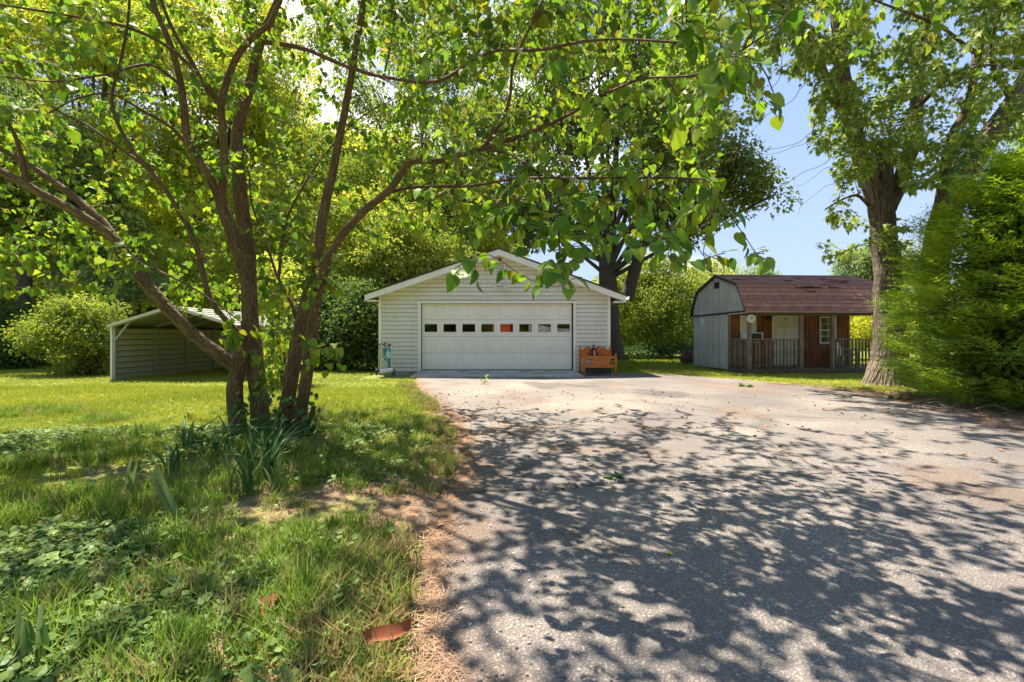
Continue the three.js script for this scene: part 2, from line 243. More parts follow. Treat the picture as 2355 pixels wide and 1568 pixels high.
// the crack across the drive, as depth along x
const crackD = (x) => 3.62 + 0.30 * smooth(-0.4, 1.75, x) + (wf(x, 1, 3, 3, 44) - 0.5) * 0.16;
const crackW = (x) => 0.022 * smooth(-0.5, -0.2, x) * smooth(1.9, 1.1, x) * (0.5 + wf(x, 5, 4, 2, 45));
const crack2 = (x) => 9.4 - 0.55 * x + (wf(x, 8, 1.2, 4, 47) - 0.5) * 1.6;                                              // a hairline running off to the right
const driveY = (x, z) => { const d = -z; let y = 0.012 + (wf(x, z, 0.5, 3, 50) - 0.5) * 0.03; const k = Math.abs(d - crackD(x)), w = crackW(x); if (w > 0.001) y -= 0.035 * smooth(w + 0.014, w * 0.4, k); return y; };
{
  const ds = []; for (let d = -6; d < 15.2;) { ds.push(d); d += d < 1.3 ? 0.3 : d > 3.35 && d < 4.2 ? 0.012 : d < 6 ? 0.06 : 0.12; } ds.push(15.2);
  const n = 190, pos = [], uv = [], c = [], idx = [];
  for (const d of ds) for (let i = 0; i <= n; i++) {
    const t = i / n, l = driveL(d), r = driveR(d), x = lerp(l, r, t), e = x - l, e2 = r - x;
    const lip = smooth(0.10, 0, e) + smooth(0.10, 0, e2);
    pos.push(x, driveY(x, -d) - 0.07 * lip, -d); uv.push(x, -d);
    const n1 = wf(x, d, 0.35, 4, 52), n2 = wf(x, d, 1.7, 4, 53), dirt = smooth(0.55, 0.0, e + (n2 - 0.5) * 0.9) * 0.85 + smooth(0.9, 0, e2 + (n2 - 0.5) * 1.2) * 0.8, old = smooth(0.5, 0.66, n1);
    let k = mix3([0.96, 0.93, 0.92], [1.2, 1.15, 1.1], old); k = k.map((q) => q * (0.8 + 0.4 * n2));
    const stain = smooth(0.62, 0.70, wf(x, d, 0.8, 4, 56)); k = mix3(k, [0.98, 0.76, 0.58], stain * 0.6); const oil = smooth(0.66, 0.72, wf(x, d, 0.6, 4, 59)); k = mix3(k, [0.5, 0.48, 0.47], oil * 0.7);
    k = mix3(k, [1.0, 0.70, 0.50], clamp(dirt)); const kc = crackW(x) > 0.001 ? smooth(crackW(x) + 0.02, crackW(x) * 0.6, Math.abs(d - crackD(x))) : 0; k = mix3(k, [0.35, 0.30, 0.22], kc);
    c.push(...k.map((q) => q * 0.98));
  }
  for (let j = 0; j < ds.length - 1; j++) for (let i = 0; i < n; i++) { const a = j * (n + 1) + i; idx.push(a, a + 1, a + n + 1, a + 1, a + n + 2, a + n + 1); }
  const g = new THREE.BufferGeometry(); g.setAttribute('position', new THREE.Float32BufferAttribute(pos, 3)); g.setAttribute('uv', new THREE.Float32BufferAttribute(uv, 2)); g.setAttribute('color', new THREE.Float32BufferAttribute(c, 3)); g.setIndex(idx); g.computeVertexNormals();
  solo('driveway', g, M.asphalt, 'wide worn asphalt drive leading to the garage', 'driveway', 'structure');
}
{
  // dirt-filled cracks wandering over the old surface, and loose grit
  const drive = scene.getObjectByName('driveway'), dirt = std('crack_dirt', { color: col(0.075, 0.06, 0.045), roughness: 1 });
  const runs = [[[0.3, 9.4], [2.2, 8.6], [3.4, 7.4], [5.6, 6.6], [7.2, 5.4]], [[2.6, 12.6], [3.2, 10.8], [3.0, 9.2], [3.5, 7.6]], [[1.9, 3.95], [2.9, 4.1], [4.3, 3.7], [5.8, 4.2]], [[1.6, 5.9], [2.6, 5.3], [2.9, 4.4], [2.8, 3.9]], [[-0.6, 6.2], [0.2, 6.0], [1.0, 6.3], [1.7, 5.9]], [[4.2, 9.8], [5.2, 8.8], [6.6, 8.2]], [[-1.4, 10.2], [-0.4, 9.6], [0.3, 9.4]]];
  runs.forEach((run, q) => {
    const c = new THREE.CatmullRomCurve3(run.map(([x, d]) => V(x, 0, -d))), n = Math.round(c.getLength() / 0.05), pts = c.getPoints(n), pos = [], idx = [];
    pts.forEach((p, i) => { p.x += (wf(i * 0.16, q * 7, 1, 4, 91) - 0.5) * 0.30; p.z += (wf(i * 0.16, q * 7 + 3, 1, 4, 92) - 0.5) * 0.30; });
    pts.forEach((p, i) => { const t = pts[Math.min(n, i + 1)].clone().sub(pts[Math.max(0, i - 1)]).normalize(), w = 0.0065 * (0.25 + 1.1 * wf(i * 0.3, q, 1, 2, 93)) * Math.min(1, i / 6, (n - i) / 6); for (const k of [-1, 1]) { const x = p.x - t.z * w * k, z = p.z + t.x * w * k; pos.push(x, driveY(x, z) + 0.004, z); } if (i) idx.push(i * 2 - 2, i * 2 - 1, i * 2, i * 2 - 1, i * 2 + 1, i * 2); });
    const g = new THREE.BufferGeometry(); g.setAttribute('position', new THREE.Float32BufferAttribute(pos, 3)); g.setIndex(idx); g.computeVertexNormals(); part(drive, 'crack', clean(g), dirt);
  });
  const r = rngOf(92), grit = new THREE.IcosahedronGeometry(1, 0), ms = [], cs = [];
  for (let i = 0; i < 5200; i++) { const d = 1.35 + 7 * Math.pow(r(), 1.3), edge = r() < 0.6, x = edge ? driveL(d) - 0.15 + 0.9 * Math.pow(r(), 2) : lerp(driveL(d), driveR(d), r()), z = -d, q = lerp(0.0025, 0.0085, Math.pow(r(), 3)); ms.push(new THREE.Matrix4().makeRotationFromEuler(new THREE.Euler(r() * 6, r() * 6, 0)).scale(V(q * 1.3, q * 0.8, q)).setPosition(x, (inDrive(x, z, 0.02) ? driveY(x, z) : lawnY(x, z)) + q * 0.4, z)); const k = 0.14 + 0.34 * r(); cs.push(col(k * 1.05, k * 0.94, k * 0.84)); }
  const t = thing('loose_grit', 'loose gravel chips strewn on the drive and along its left edge', 'gravel'); t.userData.kind = 'stuff'; many(t, 'chip', grit, std('stone_chip', { roughness: 0.9, flatShading: true }), ms, cs);
}
solo('concrete_apron', hull8([[-3.0, 0.0, -13.42], [2.15, 0.0, -13.42], [2.15, 0.055, -13.42], [-3.0, 0.055, -13.42], [-3.0, 0, -14.9], [2.05, 0, -14.9], [2.05, 0.135, -14.9], [-3.0, 0.135, -14.9]]), M.concrete, 'sloping concrete slab under the garage door', 'slab', 'structure');

// ---------------------------------------------------------------- the garage
{
  const t = thing('garage', 'white two car garage with a low gable and a paneled door', 'garage', [0, 0, -14.85]);
  const XL = -4.33, XR = 3.19, PK = -0.42, Y0 = 0.10, EV = 2.56, TOP = 3.88, DL = -2.97, DR = 2.0, DT = 2.32, BK = -6, oh = 0.36;
  const roofAt = (x) => x < PK ? lerp(EV, TOP, (x - XL) / (PK - XL)) : lerp(EV, TOP, (XR - x) / (XR - PK));
  const xAt = (y, s) => s < 0 ? lerp(XL, PK, clamp((y - EV) / (TOP - EV))) : lerp(XR, PK, clamp((y - EV) / (TOP - EV)));
  const shell = [bx(XL, DL, 0, EV, -0.12, -0.02), bx(DR, XR, 0, EV, -0.12, -0.02), bx(DL, DR, DT, EV, -0.12, -0.02), bx(XL, XL + 0.1, 0, EV, BK, -0.12), bx(XR - 0.1, XR, 0, EV, BK, -0.12), bx(XL, XR, 0, EV, BK - 0.1, BK)];
  shell.push(hull8([[XL, EV, -0.12], [XR, EV, -0.12], [PK, TOP, -0.12], [PK, TOP, -0.12], [XL, EV, -0.02], [XR, EV, -0.02], [PK, TOP, -0.02], [PK, TOP, -0.02]]));
  shell.push(hull8([[XL, EV, BK - 0.1], [XR, EV, BK - 0.1], [PK, TOP, BK - 0.1], [PK, TOP, BK - 0.1], [XL, EV, BK], [XR, EV, BK], [PK, TOP, BK], [PK, TOP, BK]]));
  part(t, 'wall', merge(shell), M.inside);
  part(t, 'floor', bx(XL + 0.1, XR - 0.1, -0.05, 0.13, BK, -0.12), M.concrete);
  // each board is a sloping lap, its foot proud of the one below
  const pitch = 0.137, board = (xa, xb, xc, xd, y0, y1) => hull8([[xa, y0, 0.018], [xb, y0, 0.018], [xd, y1 - 0.013, 0.002], [xc, y1 - 0.013, 0.002], [xa, y0, -0.012], [xb, y0, -0.012], [xd, y1 - 0.013, -0.012], [xc, y1 - 0.013, -0.012]]);
  let n = 0;
  for (let y = Y0; y < TOP - 0.05; y += pitch) {
    const y1 = Math.min(y + pitch, TOP - 0.01), m = () => M.siding[(n++ * 7 + (n >> 1)) % 3], a = y < EV ? XL + 0.07 : xAt(y, -1), b = y < EV ? XR - 0.07 : xAt(y, 1), c = y1 < EV ? XL + 0.07 : xAt(y1, -1), d = y1 < EV ? XR - 0.07 : xAt(y1, 1);
    if (y < DT + 0.02) { part(t, 'siding_board', board(a, DL - 0.09, c, DL - 0.09, y, y1), m()); part(t, 'siding_board', board(DR + 0.09, b, DR + 0.09, d, y, y1), m()); }
    else part(t, 'siding_board', board(a, b, c, d, y, y1), m());
  }
  for (const [x0, x1] of [[XL - 0.02, XL + 0.075], [XR - 0.075, XR + 0.02]]) part(t, 'corner_trim', rbx(x0, x1, 0.06, EV - 0.02, -0.06, 0.026), M.white);
  part(t, 'foundation', bx(XL - 0.01, DL - 0.02, -0.1, Y0 - 0.004, -0.1, 0.004), M.concrete); part(t, 'foundation', bx(DR + 0.02, XR + 0.01, -0.1, Y0 - 0.004, -0.1, 0.004), M.concrete);
  // roof: two thick slopes, shingled, with fascia, soffit and gutters
  const xe = [XL - 0.36, XR + 0.44], ye = roofAt(XL) - 0.36 * (TOP - EV) / (PK - XL), yr = EV - 0.44 * (TOP - EV) / (XR - PK);
  const slope = (s, lift, th, z0, z1) => { const x = s < 0 ? xe[0] : xe[1], y = (s < 0 ? ye : yr) + lift, k = TOP + lift; return hull8([[x, y, z0], [PK, k, z0], [PK, k + th, z0], [x, y + th, z0], [x, y, z1], [PK, k, z1], [PK, k + th, z1], [x, y + th, z1]]); };
  part(t, 'roof', merge([slope(-1, 0.02, 0.13, oh - 0.02, BK - 0.3), slope(1, 0.02, 0.13, oh - 0.02, BK - 0.3)]), M.greyShingle);
  for (const s of [-1, 1]) {
    const x = s < 0 ? xe[0] : xe[1], y = s < 0 ? ye : yr, g = s < 0 ? 1 : -1;
    part(t, 'fascia', hull8([[x, y - 0.06, oh + 0.02], [PK, TOP - 0.06, oh + 0.02], [PK, TOP + 0.135, oh + 0.02], [x, y + 0.12, oh + 0.02], [x, y - 0.06, oh - 0.018], [PK, TOP - 0.06, oh - 0.018], [PK, TOP + 0.135, oh - 0.018], [x, y + 0.12, oh - 0.018]]), M.fascia);
    part(t, 'drip_edge', hull8([[x - g * 0.03, y + 0.122, oh + 0.045], [PK, TOP + 0.137, oh + 0.045], [PK, TOP + 0.180, oh + 0.045], [x - g * 0.03, y + 0.165, oh + 0.045], [x - g * 0.03, y + 0.152, oh - 0.3], [PK, TOP + 0.152, oh - 0.3], [PK, TOP + 0.180, oh - 0.3], [x - g * 0.03, y + 0.18, oh - 0.3]]), M.darkFelt);
    part(t, 'soffit', hull8([[x, y - 0.03, oh - 0.02], [PK, TOP - 0.03, oh - 0.02], [PK, TOP - 0.004, oh - 0.02], [x, y - 0.004, oh - 0.02], [x, y - 0.03, 0.0], [PK, TOP - 0.03, 0.0], [PK, TOP - 0.004, 0.0], [x, y - 0.004, 0.0]]), M.fascia);
    const e0 = Math.min(x, x + g * 0.36), e1 = Math.max(x, x + g * 0.36);
    part(t, 'eave_return', bx(e0 + 0.004, e1, y - 0.075, y - 0.035, -0.1, oh - 0.022), M.fascia);
    const gs = new THREE.Shape(); gs.moveTo(0, 0); gs.lineTo(0.09, 0); gs.quadraticCurveTo(0.12, 0.05, 0.12, 0.11); gs.lineTo(0.105, 0.11); gs.lineTo(0.085, 0.02); gs.lineTo(0.012, 0.02); gs.lineTo(0.012, 0.11); gs.lineTo(0, 0.11);
    const gg = new THREE.ExtrudeGeometry(gs, { depth: 6.4, bevelEnabled: false, curveSegments: 4 }); if (s < 0) gg.scale(-1, 1, 1); gg.translate(x, y + 0.0, -6.05); part(t, 'gutter', uvm(gg), M.white);
  }
  // door frame and door
  part(t, 'door_frame', rbx(DL - 0.09, DL, 0.1, DT + 0.085, -0.1, 0.03), M.white); part(t, 'door_frame', rbx(DR, DR + 0.09, 0.1, DT + 0.085, -0.1, 0.03), M.white); part(t, 'door_frame', rbx(DL + 0.001, DR - 0.001, DT, DT + 0.085, -0.1, 0.03), M.white);
  const door = sub(t, 'garage_door'), zb = -0.09, rows = 4, rh = (DT - 0.145) / rows, pw = (DR - DL) / 8;
  part(door, 'bottom_seal', bx(DL + 0.01, DR - 0.01, 0.122, 0.15, zb - 0.03, zb + 0.012), M.black);
  part(door, 'door_stop', bx(DR - 0.035, DR - 0.002, 0.14, DT - 0.002, zb - 0.02, zb + 0.03), plain('door_gap', 0.06, 0.05, 0.045, 0.9));
  for (let r = 0; r < rows; r++) {
    const y0 = 0.15 + r * rh + 0.004, y1 = 0.15 + (r + 1) * rh - 0.004;
    if (r !== 2) part(door, 'door_section', rbx(DL + 0.004, DR - 0.04, y0, y1, zb - 0.04, zb, 0.004), M.door);
    else {
      const wy0 = y0 + 0.12, wy1 = y0 + 0.42, list = [bx(DL + 0.004, DR - 0.04, y0, wy0, zb - 0.04, zb), bx(DL + 0.004, DR - 0.04, wy1, y1, zb - 0.04, zb)];
      for (let k = 0; k <= 8; k++) { const x0 = k ? DL + (k - 0.5) * pw + 0.23 : DL + 0.004, x1 = k < 8 ? DL + (k + 0.5) * pw - 0.23 : DR - 0.04; if (x1 > x0) list.push(bx(x0, x1, wy0, wy1, zb - 0.04, zb)); }
      part(door, 'door_section', merge(list), M.door);
      for (let k = 0; k < 8; k++) {
        const cx = DL + (k + 0.5) * pw, a = cx - 0.23, b = cx + 0.23, f = 0.022;
        part(door, 'window_frame', merge([rbx(a - 0.02, b + 0.02, wy0 - 0.02, wy0 + f, zb + 0.001, zb + 0.018, 0.004), rbx(a - 0.02, b + 0.02, wy1 - f, wy1 + 0.02, zb + 0.001, zb + 0.018, 0.004), rbx(a - 0.02, a + f, wy0 + f, wy1 - f, zb + 0.001, zb + 0.018, 0.004), rbx(b - f, b + 0.02, wy0 + f, wy1 - f, zb + 0.001, zb + 0.018, 0.004)]), M.white);
        part(door, 'window_pane', bx(a, b, wy0, wy1, zb - 0.02, zb - 0.017), M.glass);
      }
    }
    if (r !== 2) for (let k = 0; k < 8; k++) {
      const a = DL + k * pw + 0.085, b = DL + (k + 1) * pw - 0.085, c = y0 + 0.085, d = y1 - 0.085, i = 0.045;
      const g = [hull8([[a, c, zb + 0.001], [b, c, zb + 0.001], [b - 0.016, c + 0.016, zb + 0.014], [a + 0.016, c + 0.016, zb + 0.014], [a, c, zb - 0.002], [b, c, zb - 0.002], [b, c + 0.03, zb - 0.002], [a, c + 0.03, zb - 0.002]])];
      const ring = (x0, x1, yy0, yy1) => [bx(x0, x1, yy0, yy0 + 0.018, zb - 0.001, zb + 0.010), bx(x0, x1, yy1 - 0.018, yy1, zb - 0.001, zb + 0.010), bx(x0, x0 + 0.018, yy0 + 0.018, yy1 - 0.018, zb - 0.001, zb + 0.010), bx(x1 - 0.018, x1, yy0 + 0.018, yy1 - 0.018, zb - 0.001, zb + 0.010)];
      g.length = 0; g.push(...ring(a, b, c, d), hull8([[a + i, c + i, zb - 0.001], [b - i, c + i, zb - 0.001], [b - i, d - i, zb - 0.001], [a + i, d - i, zb - 0.001], [a + i + 0.02, c + i + 0.02, zb + 0.012], [b - i - 0.02, c + i + 0.02, zb + 0.012], [b - i - 0.02, d - i - 0.02, zb + 0.012], [a + i + 0.02, d - i - 0.02, zb + 0.012]]));
      part(door, 'raised_panel', merge(g), M.door);
    }
  }
  // gable vent and the twin floodlight
  const vent = sub(t, 'gable_vent'); const va = -0.58, vb = -0.22, vc = 3.18, vd = 3.66;
  part(vent, 'vent_frame', merge([rbx(va, vb, vc, vc + 0.045, 0.005, 0.045), rbx(va, vb, vd - 0.045, vd, 0.005, 0.045), rbx(va, va + 0.04, vc + 0.045, vd - 0.045, 0.005, 0.045), rbx(vb - 0.04, vb, vc + 0.045, vd - 0.045, 0.005, 0.045)]), M.white);
  part(vent, 'vent_backing', bx(va + 0.03, vb - 0.03, vc + 0.03, vd - 0.03, 0.0145, 0.017), plain('vent_dark', 0.05, 0.03, 0.022, 0.95));
  for (let i = 0; i < 7; i++) { const y = vc + 0.06 + i * 0.053; part(vent, 'slat', hull8([[va + 0.041, y, 0.040], [vb - 0.041, y, 0.040], [vb - 0.041, y + 0.008, 0.042], [va + 0.041, y + 0.008, 0.042], [va + 0.041, y + 0.036, 0.018], [vb - 0.041, y + 0.036, 0.018], [vb - 0.041, y + 0.042, 0.019], [va + 0.041, y + 0.042, 0.019]]), M.white); }
  part(t, 'cable_knob', (() => { const g = new THREE.SphereGeometry(0.05, 12, 8); g.translate(-0.4, 3.74, 0.02); return clean(g); })(), M.darkMetal);
  const lamp = sub(t, 'floodlight'), brass = plain('dull_brass', 0.42, 0.33, 0.12, 0.4, 0.5), lens = plain('frosted_lamp_glass', 0.62, 0.63, 0.6, 0.25);
  part(lamp, 'mount', (() => { const g = new THREE.CylinderGeometry(0.065, 0.07, 0.035, 16); g.rotateX(Math.PI / 2); g.translate(-0.38, 2.86, 0.03); return clean(g); })(), M.white);
  for (const [s, dx] of [[-1, -0.17], [1, 0.17]]) {
    part(lamp, 'lamp_arm', rod(V(-0.38, 2.86, 0.05), V(-0.38 + dx * 0.6, 2.855, 0.11), 0.016, 0.02), brass);
    const pts = [[0.018, 0], [0.034, 0.01], [0.04, 0.05], [0.066, 0.12], [0.07, 0.14], [0.05, 0.155], [0.001, 0.162]].map(([a, b]) => new THREE.Vector2(a, b)), g = new THREE.LatheGeometry(pts, 16);
    g.applyQuaternion(new THREE.Quaternion().setFromUnitVectors(V(0, 1, 0), V(s * 0.62, -0.45, 0.65).normalize())); g.translate(-0.38 + dx * 0.55, 2.855, 0.10); part(lamp, 'lamp_head', clean(g), lens);
  }
}
// what shows through the small panes of the door
{
  const drape = (name, label, cat, x, y, z, w, h, c, folds, amp, skew = 0) => {
    const nx = 60, ny = 14, pos = [], idx = [];
    for (let j = 0; j <= ny; j++) for (let i = 0; i <= nx; i++) { const u = i / nx, v = j / ny; pos.push(x + (u - 0.5) * w * (1 - 0.12 * v) + skew * v, y - v * h - 0.03 * Math.sin(u * 9), z + amp * Math.sin(u * folds + v * 0.8) * (0.5 + 0.5 * v)); }
    for (let j = 0; j < ny; j++) for (let i = 0; i < nx; i++) { const a = j * (nx + 1) + i; idx.push(a, a + 1, a + nx + 1, a + 1, a + nx + 2, a + nx + 1); }
    const g = new THREE.BufferGeometry(); g.setAttribute('position', new THREE.Float32BufferAttribute(pos, 3)); g.setIndex(idx); g.computeVertexNormals();
    return solo(name, clean(g), c, label, cat);
  };
  drape('red_cloth', 'bright red cloth hanging behind the fourth and fifth garage door panes', 'cloth', -0.34, 1.66, -15.0, 0.62, 0.42, plain('red_cloth', 0.65, 0.04, 0.02, 0.8), 26, 0.03);
  const zt = thing('striped_blind', 'pale wavy slats seen through the three rightmost garage door panes', 'blind', [0, 0, -14.995]), white = plain('pale_slat', 0.8, 0.8, 0.78, 0.5);
  for (let i = 0; i < 6; i++) {
    const pts = [], y = 1.36 + i * 0.045; for (let k = 0; k <= 20; k++) { const u = k / 20; pts.push(V(0.55 + u * 1.35, y + 0.06 * Math.sin(u * 5 + 0.6) * (1 - 0.12 * i) - 0.10 * u * (i > 2 ? 1 : 0.2), 0.01 * Math.sin(u * 11 + i))); }
    const g = tube(pts, pts.map(() => 0.012), 4); part(zt, 'slat', g, white);
  }
}

// ---------------------------------------------------------------- the open steel carport on the left
{
  const X0 = -11.16, X1 = -7.75, ZF = -12.76, EV = 1.56, RX = (X0 + X1) / 2, RY = EV + 0.305 * (RX - X0), LEN = 5.7;
  const t = thing('carport', 'low pale steel carport with ribbed side wall beside the round shrub', 'carport', [X0, 0, ZF]);
  const w = X1 - X0, rx = RX - X0;
  const zs = [0, -1.45, -2.85, -4.25, -LEN];
  for (const z of zs) { part(t, 'post', rbx(-0.028, 0.03, 0, EV - 0.01, z - 0.06, z, 0.005), M.tubeSteel); if (z > -5) part(t, 'post', rbx(w - 0.03, w + 0.028, 0, EV - 0.01, z - 0.06, z, 0.005), M.tubeSteel); }
  for (const z of zs) for (const s of [0, 1]) { const a = V(s ? w : 0, EV - 0.03, z - 0.03), b = V(rx, RY - 0.03, z - 0.03); part(t, 'rafter', bar(a, b, 0.05), M.tubeSteel); if (z === 0) part(t, 'knee_brace', bar(V(s ? w - 0.02 : 0.02, EV - 0.42, z - 0.03), V(s ? w - 0.42 : 0.42, EV + 0.09, z - 0.03), 0.045), M.tubeSteel); }
  part(t, 'wall_rail', rbx(-0.03, 0.035, EV - 0.075, EV - 0.012, -LEN, -0.061, 0.004), M.darkFelt);
  part(t, 'corner_trim', rbx(-0.075, -0.03, 0, EV - 0.01, -0.10, 0.035, 0.004), M.white);
  // the long wall: nine laps of ribbed steel in each of four bays
  const rows = 9, rh = (EV - 0.08) / rows;
  for (let b = 0; b < 4; b++) for (let r = 0; r < rows; r++) {
    const z0 = zs[b] - 0.002, z1 = zs[b + 1] + 0.002, y0 = r * rh + 0.002, s = new THREE.Shape();
    s.moveTo(0, 0); for (const [a, h] of [[0.016, 0], [0.024, 0.012], [0.024, 0.05], [0.016, 0.062], [0.016, 0.09], [0.024, 0.1], [0.024, rh - 0.026], [0.012, rh - 0.018], [0, rh - 0.018]]) s.lineTo(a, h);
    const g = new THREE.ExtrudeGeometry(s, { depth: z0 - z1, bevelEnabled: false }); g.translate(-0.052, y0, z1); part(t, 'wall_panel', uvm(g), M.carPanel[(b * 5 + r * 3) % 2]);
  }
  part(t, 'wall_backing', bx(-0.062, -0.056, 0, EV - 0.08, -LEN, -0.002), M.darkFelt);
  // roof: ribbed sheets, lengthwise, on both slopes
  for (const s of [0, 1]) {
    const n = 7, ex = s ? w + 0.10 : -0.10, ey = EV - 0.03;
    for (let k = 0; k < n; k++) {
      const a = k / n, b = (k + 1) / n, pt = (q, h, z) => [lerp(ex, rx, q), lerp(ey, RY, q) + h, z];
      const list = [hull8([pt(a, 0, 0.1), pt(b - 0.002, 0, 0.1), pt(b - 0.002, 0.012, 0.1), pt(a, 0.012, 0.1), pt(a, 0, -LEN - 0.1), pt(b - 0.002, 0, -LEN - 0.1), pt(b - 0.002, 0.012, -LEN - 0.1), pt(a, 0.012, -LEN - 0.1)]), hull8([pt(a + 0.005, 0.0125, 0.1), pt(a + 0.025, 0.0125, 0.1), pt(a + 0.02, 0.03, 0.1), pt(a + 0.01, 0.03, 0.1), pt(a + 0.005, 0.0125, -LEN - 0.1), pt(a + 0.025, 0.0125, -LEN - 0.1), pt(a + 0.02, 0.03, -LEN - 0.1), pt(a + 0.01, 0.03, -LEN - 0.1)])];
      part(t, 'roof_panel', merge(list), M.roofSteel[k % 2]);
    }
    const q0 = [ex, ey], q1 = [rx, RY];
    part(t, 'gable_trim', hull8([[q0[0], q0[1] - 0.05, 0.125], [q1[0], q1[1] - 0.05, 0.125], [q1[0], q1[1] + 0.035, 0.125], [q0[0], q0[1] + 0.035, 0.125], [q0[0], q0[1] - 0.05, 0.102], [q1[0], q1[1] - 0.05, 0.102], [q1[0], q1[1] + 0.035, 0.102], [q0[0], q0[1] + 0.035, 0.102]]), M.paleTrim);
  }
}

// ---------------------------------------------------------------- the barn-roofed shed with its porch
const SHED = { pos: [7.72, 0, -15], turn: 0.06 };
const inShed = (x, y, z) => V(x, y, z).applyAxisAngle(V(0, 1, 0), SHED.turn).add(V(...SHED.pos));
{
  const t = thing('garden_shed', 'brown shed with a gambrel roof of red shingles and railed porch', 'shed', SHED.pos, SHED.turn);
  const L = 5.25, D = 3.8, PD = 1.1, WR = 4.5, prof = [[0.12, 2.07], [-0.42, 3.02], [-1.9, 3.5], [-3.38, 3.02], [-3.92, 2.07]];
  const topAt = (z) => { for (let i = 0; i < 4; i++) if (z <= prof[i][0] && z >= prof[i + 1][0]) return lerp(prof[i][1], prof[i + 1][1], (prof[i][0] - z) / (prof[i][0] - prof[i + 1][0])); return 2.07; };
  // left end wall in ribbed grey sheets
  for (let lev = 0; lev < 2; lev++) { const zEnd = -D, pw = 0.30; let z = lev ? -0.02 : -PD;
    for (; z > zEnd + 0.01; z -= pw) {
      const z1 = Math.max(zEnd, z - pw + 0.001), y0 = lev ? 2.10 : 0.06, yt = (q) => lev ? topAt(q) - 0.03 : 2.03, list = [], slab = (x0, x1, a, b) => hull8([[x0, y0, a], [x0, y0, b], [x0, yt(b), b], [x0, yt(a), a], [x1, y0, a], [x1, y0, b], [x1, yt(b), b], [x1, yt(a), a]]);
      for (let k = 0; k < 3; k++) { const a = z - k * 0.1 - 0.002, b = Math.max(z1, a - 0.098); if (a - b < 0.03) continue; list.push(slab(0.0, 0.03, a, b + 0.018)); const m = (a + b + 0.018) / 2; list.push(slab(-0.014, 0.002, m + 0.016, m - 0.016)); }
      part(t, 'wall_backing', slab(0.0305, 0.036, z, z1), M.darkFelt);
      part(t, 'wall_panel', merge(list), M.greyMetal);
    } }
  part(t, 'end_trim', rbx(-0.04, 0.03, 2.035, 2.095, -D - 0.02, 0.06, 0.005), M.darkFelt);
  part(t, 'corner_trim', rbx(-0.03, 0.05, 0.03, 2.03, -PD + 0.003, -PD + 0.075, 0.005), M.greyWood);
  part(t, 'end_vent', rbx(-0.035, 0.0, 3.02, 3.24, -2.05, -1.72, 0.004), plain('vent_hole', 0.025, 0.02, 0.018, 0.9));
  for (let i = 0; i < 4; i++) { const [a, b] = prof[i], [c, d] = prof[i + 1]; part(t, 'rake_trim', hull8([[-0.11, b - 0.07, a], [-0.11, d - 0.07, c], [-0.11, d + 0.02, c], [-0.11, b + 0.02, a], [-0.06, b - 0.07, a], [-0.06, d - 0.07, c], [-0.06, d + 0.02, c], [-0.06, b + 0.02, a]]), M.darkFelt); }
  part(t, 'wall', merge([bx(0.037, L - 0.5, 0.05, 2.1, -D, -D + 0.06), bx(0.037, 0.08, 0.05, 2.1, -D + 0.06, -PD - 0.08), bx(WR - 0.06, WR, 0.05, 2.1, -D + 0.06, -PD - 0.08), bx(0.037, WR, 0.05, 2.1, -PD - 0.08, -PD - 0.03)]), M.inside);
  part(t, 'porch_ceiling', bx(0.04, L - 0.05, 2.045, 2.065, -D + 0.07, 0.0), M.darkWood);
  // roof decks and shingle courses
  for (let i = 0; i < 4; i++) { const [a, b] = prof[i], [c, d] = prof[i + 1], q = (z, y, h, x) => [x, y + h, z]; part(t, 'roof_deck', hull8([q(a, b, -0.03, -0.06), q(c, d, -0.03, -0.06), q(c, d, 0, -0.06), q(a, b, 0, -0.06), q(a, b, -0.03, L), q(c, d, -0.03, L), q(c, d, 0, L), q(a, b, 0, L)]), M.darkFelt); }
  const rs = rngOf(91);
  const courses = (i, n, over) => {
    let [az, ay] = prof[i], [bz, by] = prof[i + 1]; const dz = bz - az, dy = by - ay, len = Math.hypot(dz, dy), nz = dy / len * (dz < 0 ? 1 : -1), ny = Math.abs(dz) / len; if (i > 1) [az, ay, bz, by] = [bz, by, az, ay];
    for (let k = 0; k < n; k++) {
      const list = []; let x = -0.10 - rs() * 0.1;
      while (x < L + 0.04) {
        const w = 0.30, x0 = Math.max(-0.11, x), x1 = Math.min(L + 0.05, x + w - 0.004); x += w; if (x1 - x0 < 0.03) continue;
        const s0 = Math.max(k === 0 ? -over / len : -1, k / n - 0.012 + (rs() - 0.5) * 0.012), s1 = (k + 1) / n, torn = i === 0 && k >= 5 && x > 2.1 && x < 3.7 && rs() < 0.55, lift = torn ? 0.05 + 0.06 * rs() : 0.014 + rs() * 0.008 + (rs() < 0.06 ? 0.02 : 0);
        const p = (s, h, xx) => [xx, lerp(ay, by, s) + ny * h, lerp(az, bz, s) + nz * h];
        list.push(hull8([p(s0, lift - 0.006, x0), p(s0, lift - 0.006 + (torn ? 0.02 : 0), x1), p(s1, 0.001, x1), p(s1, 0.001, x0), p(s0, lift + 0.004, x0), p(s0, lift + 0.004 + (torn ? 0.02 : 0), x1), p(s1, 0.007, x1), p(s1, 0.007, x0)]));
      }
      part(t, 'shingle_course', merge(list), M.shingle[(k * 2 + i) % 3]);
    }
  };
  courses(0, 7, 0.03); courses(1, 9, 0.05); courses(2, 5, 0); courses(3, 4, 0);
  part(t, 'ridge_cap', hull8([[-0.11, 3.49, -1.78], [L + 0.05, 3.49, -1.78], [L + 0.05, 3.535, -1.9], [-0.11, 3.535, -1.9], [-0.11, 3.47, -2.02], [L + 0.05, 3.47, -2.02], [L + 0.05, 3.52, -1.9], [-0.11, 3.52, -1.9]]), M.shingle[0]);
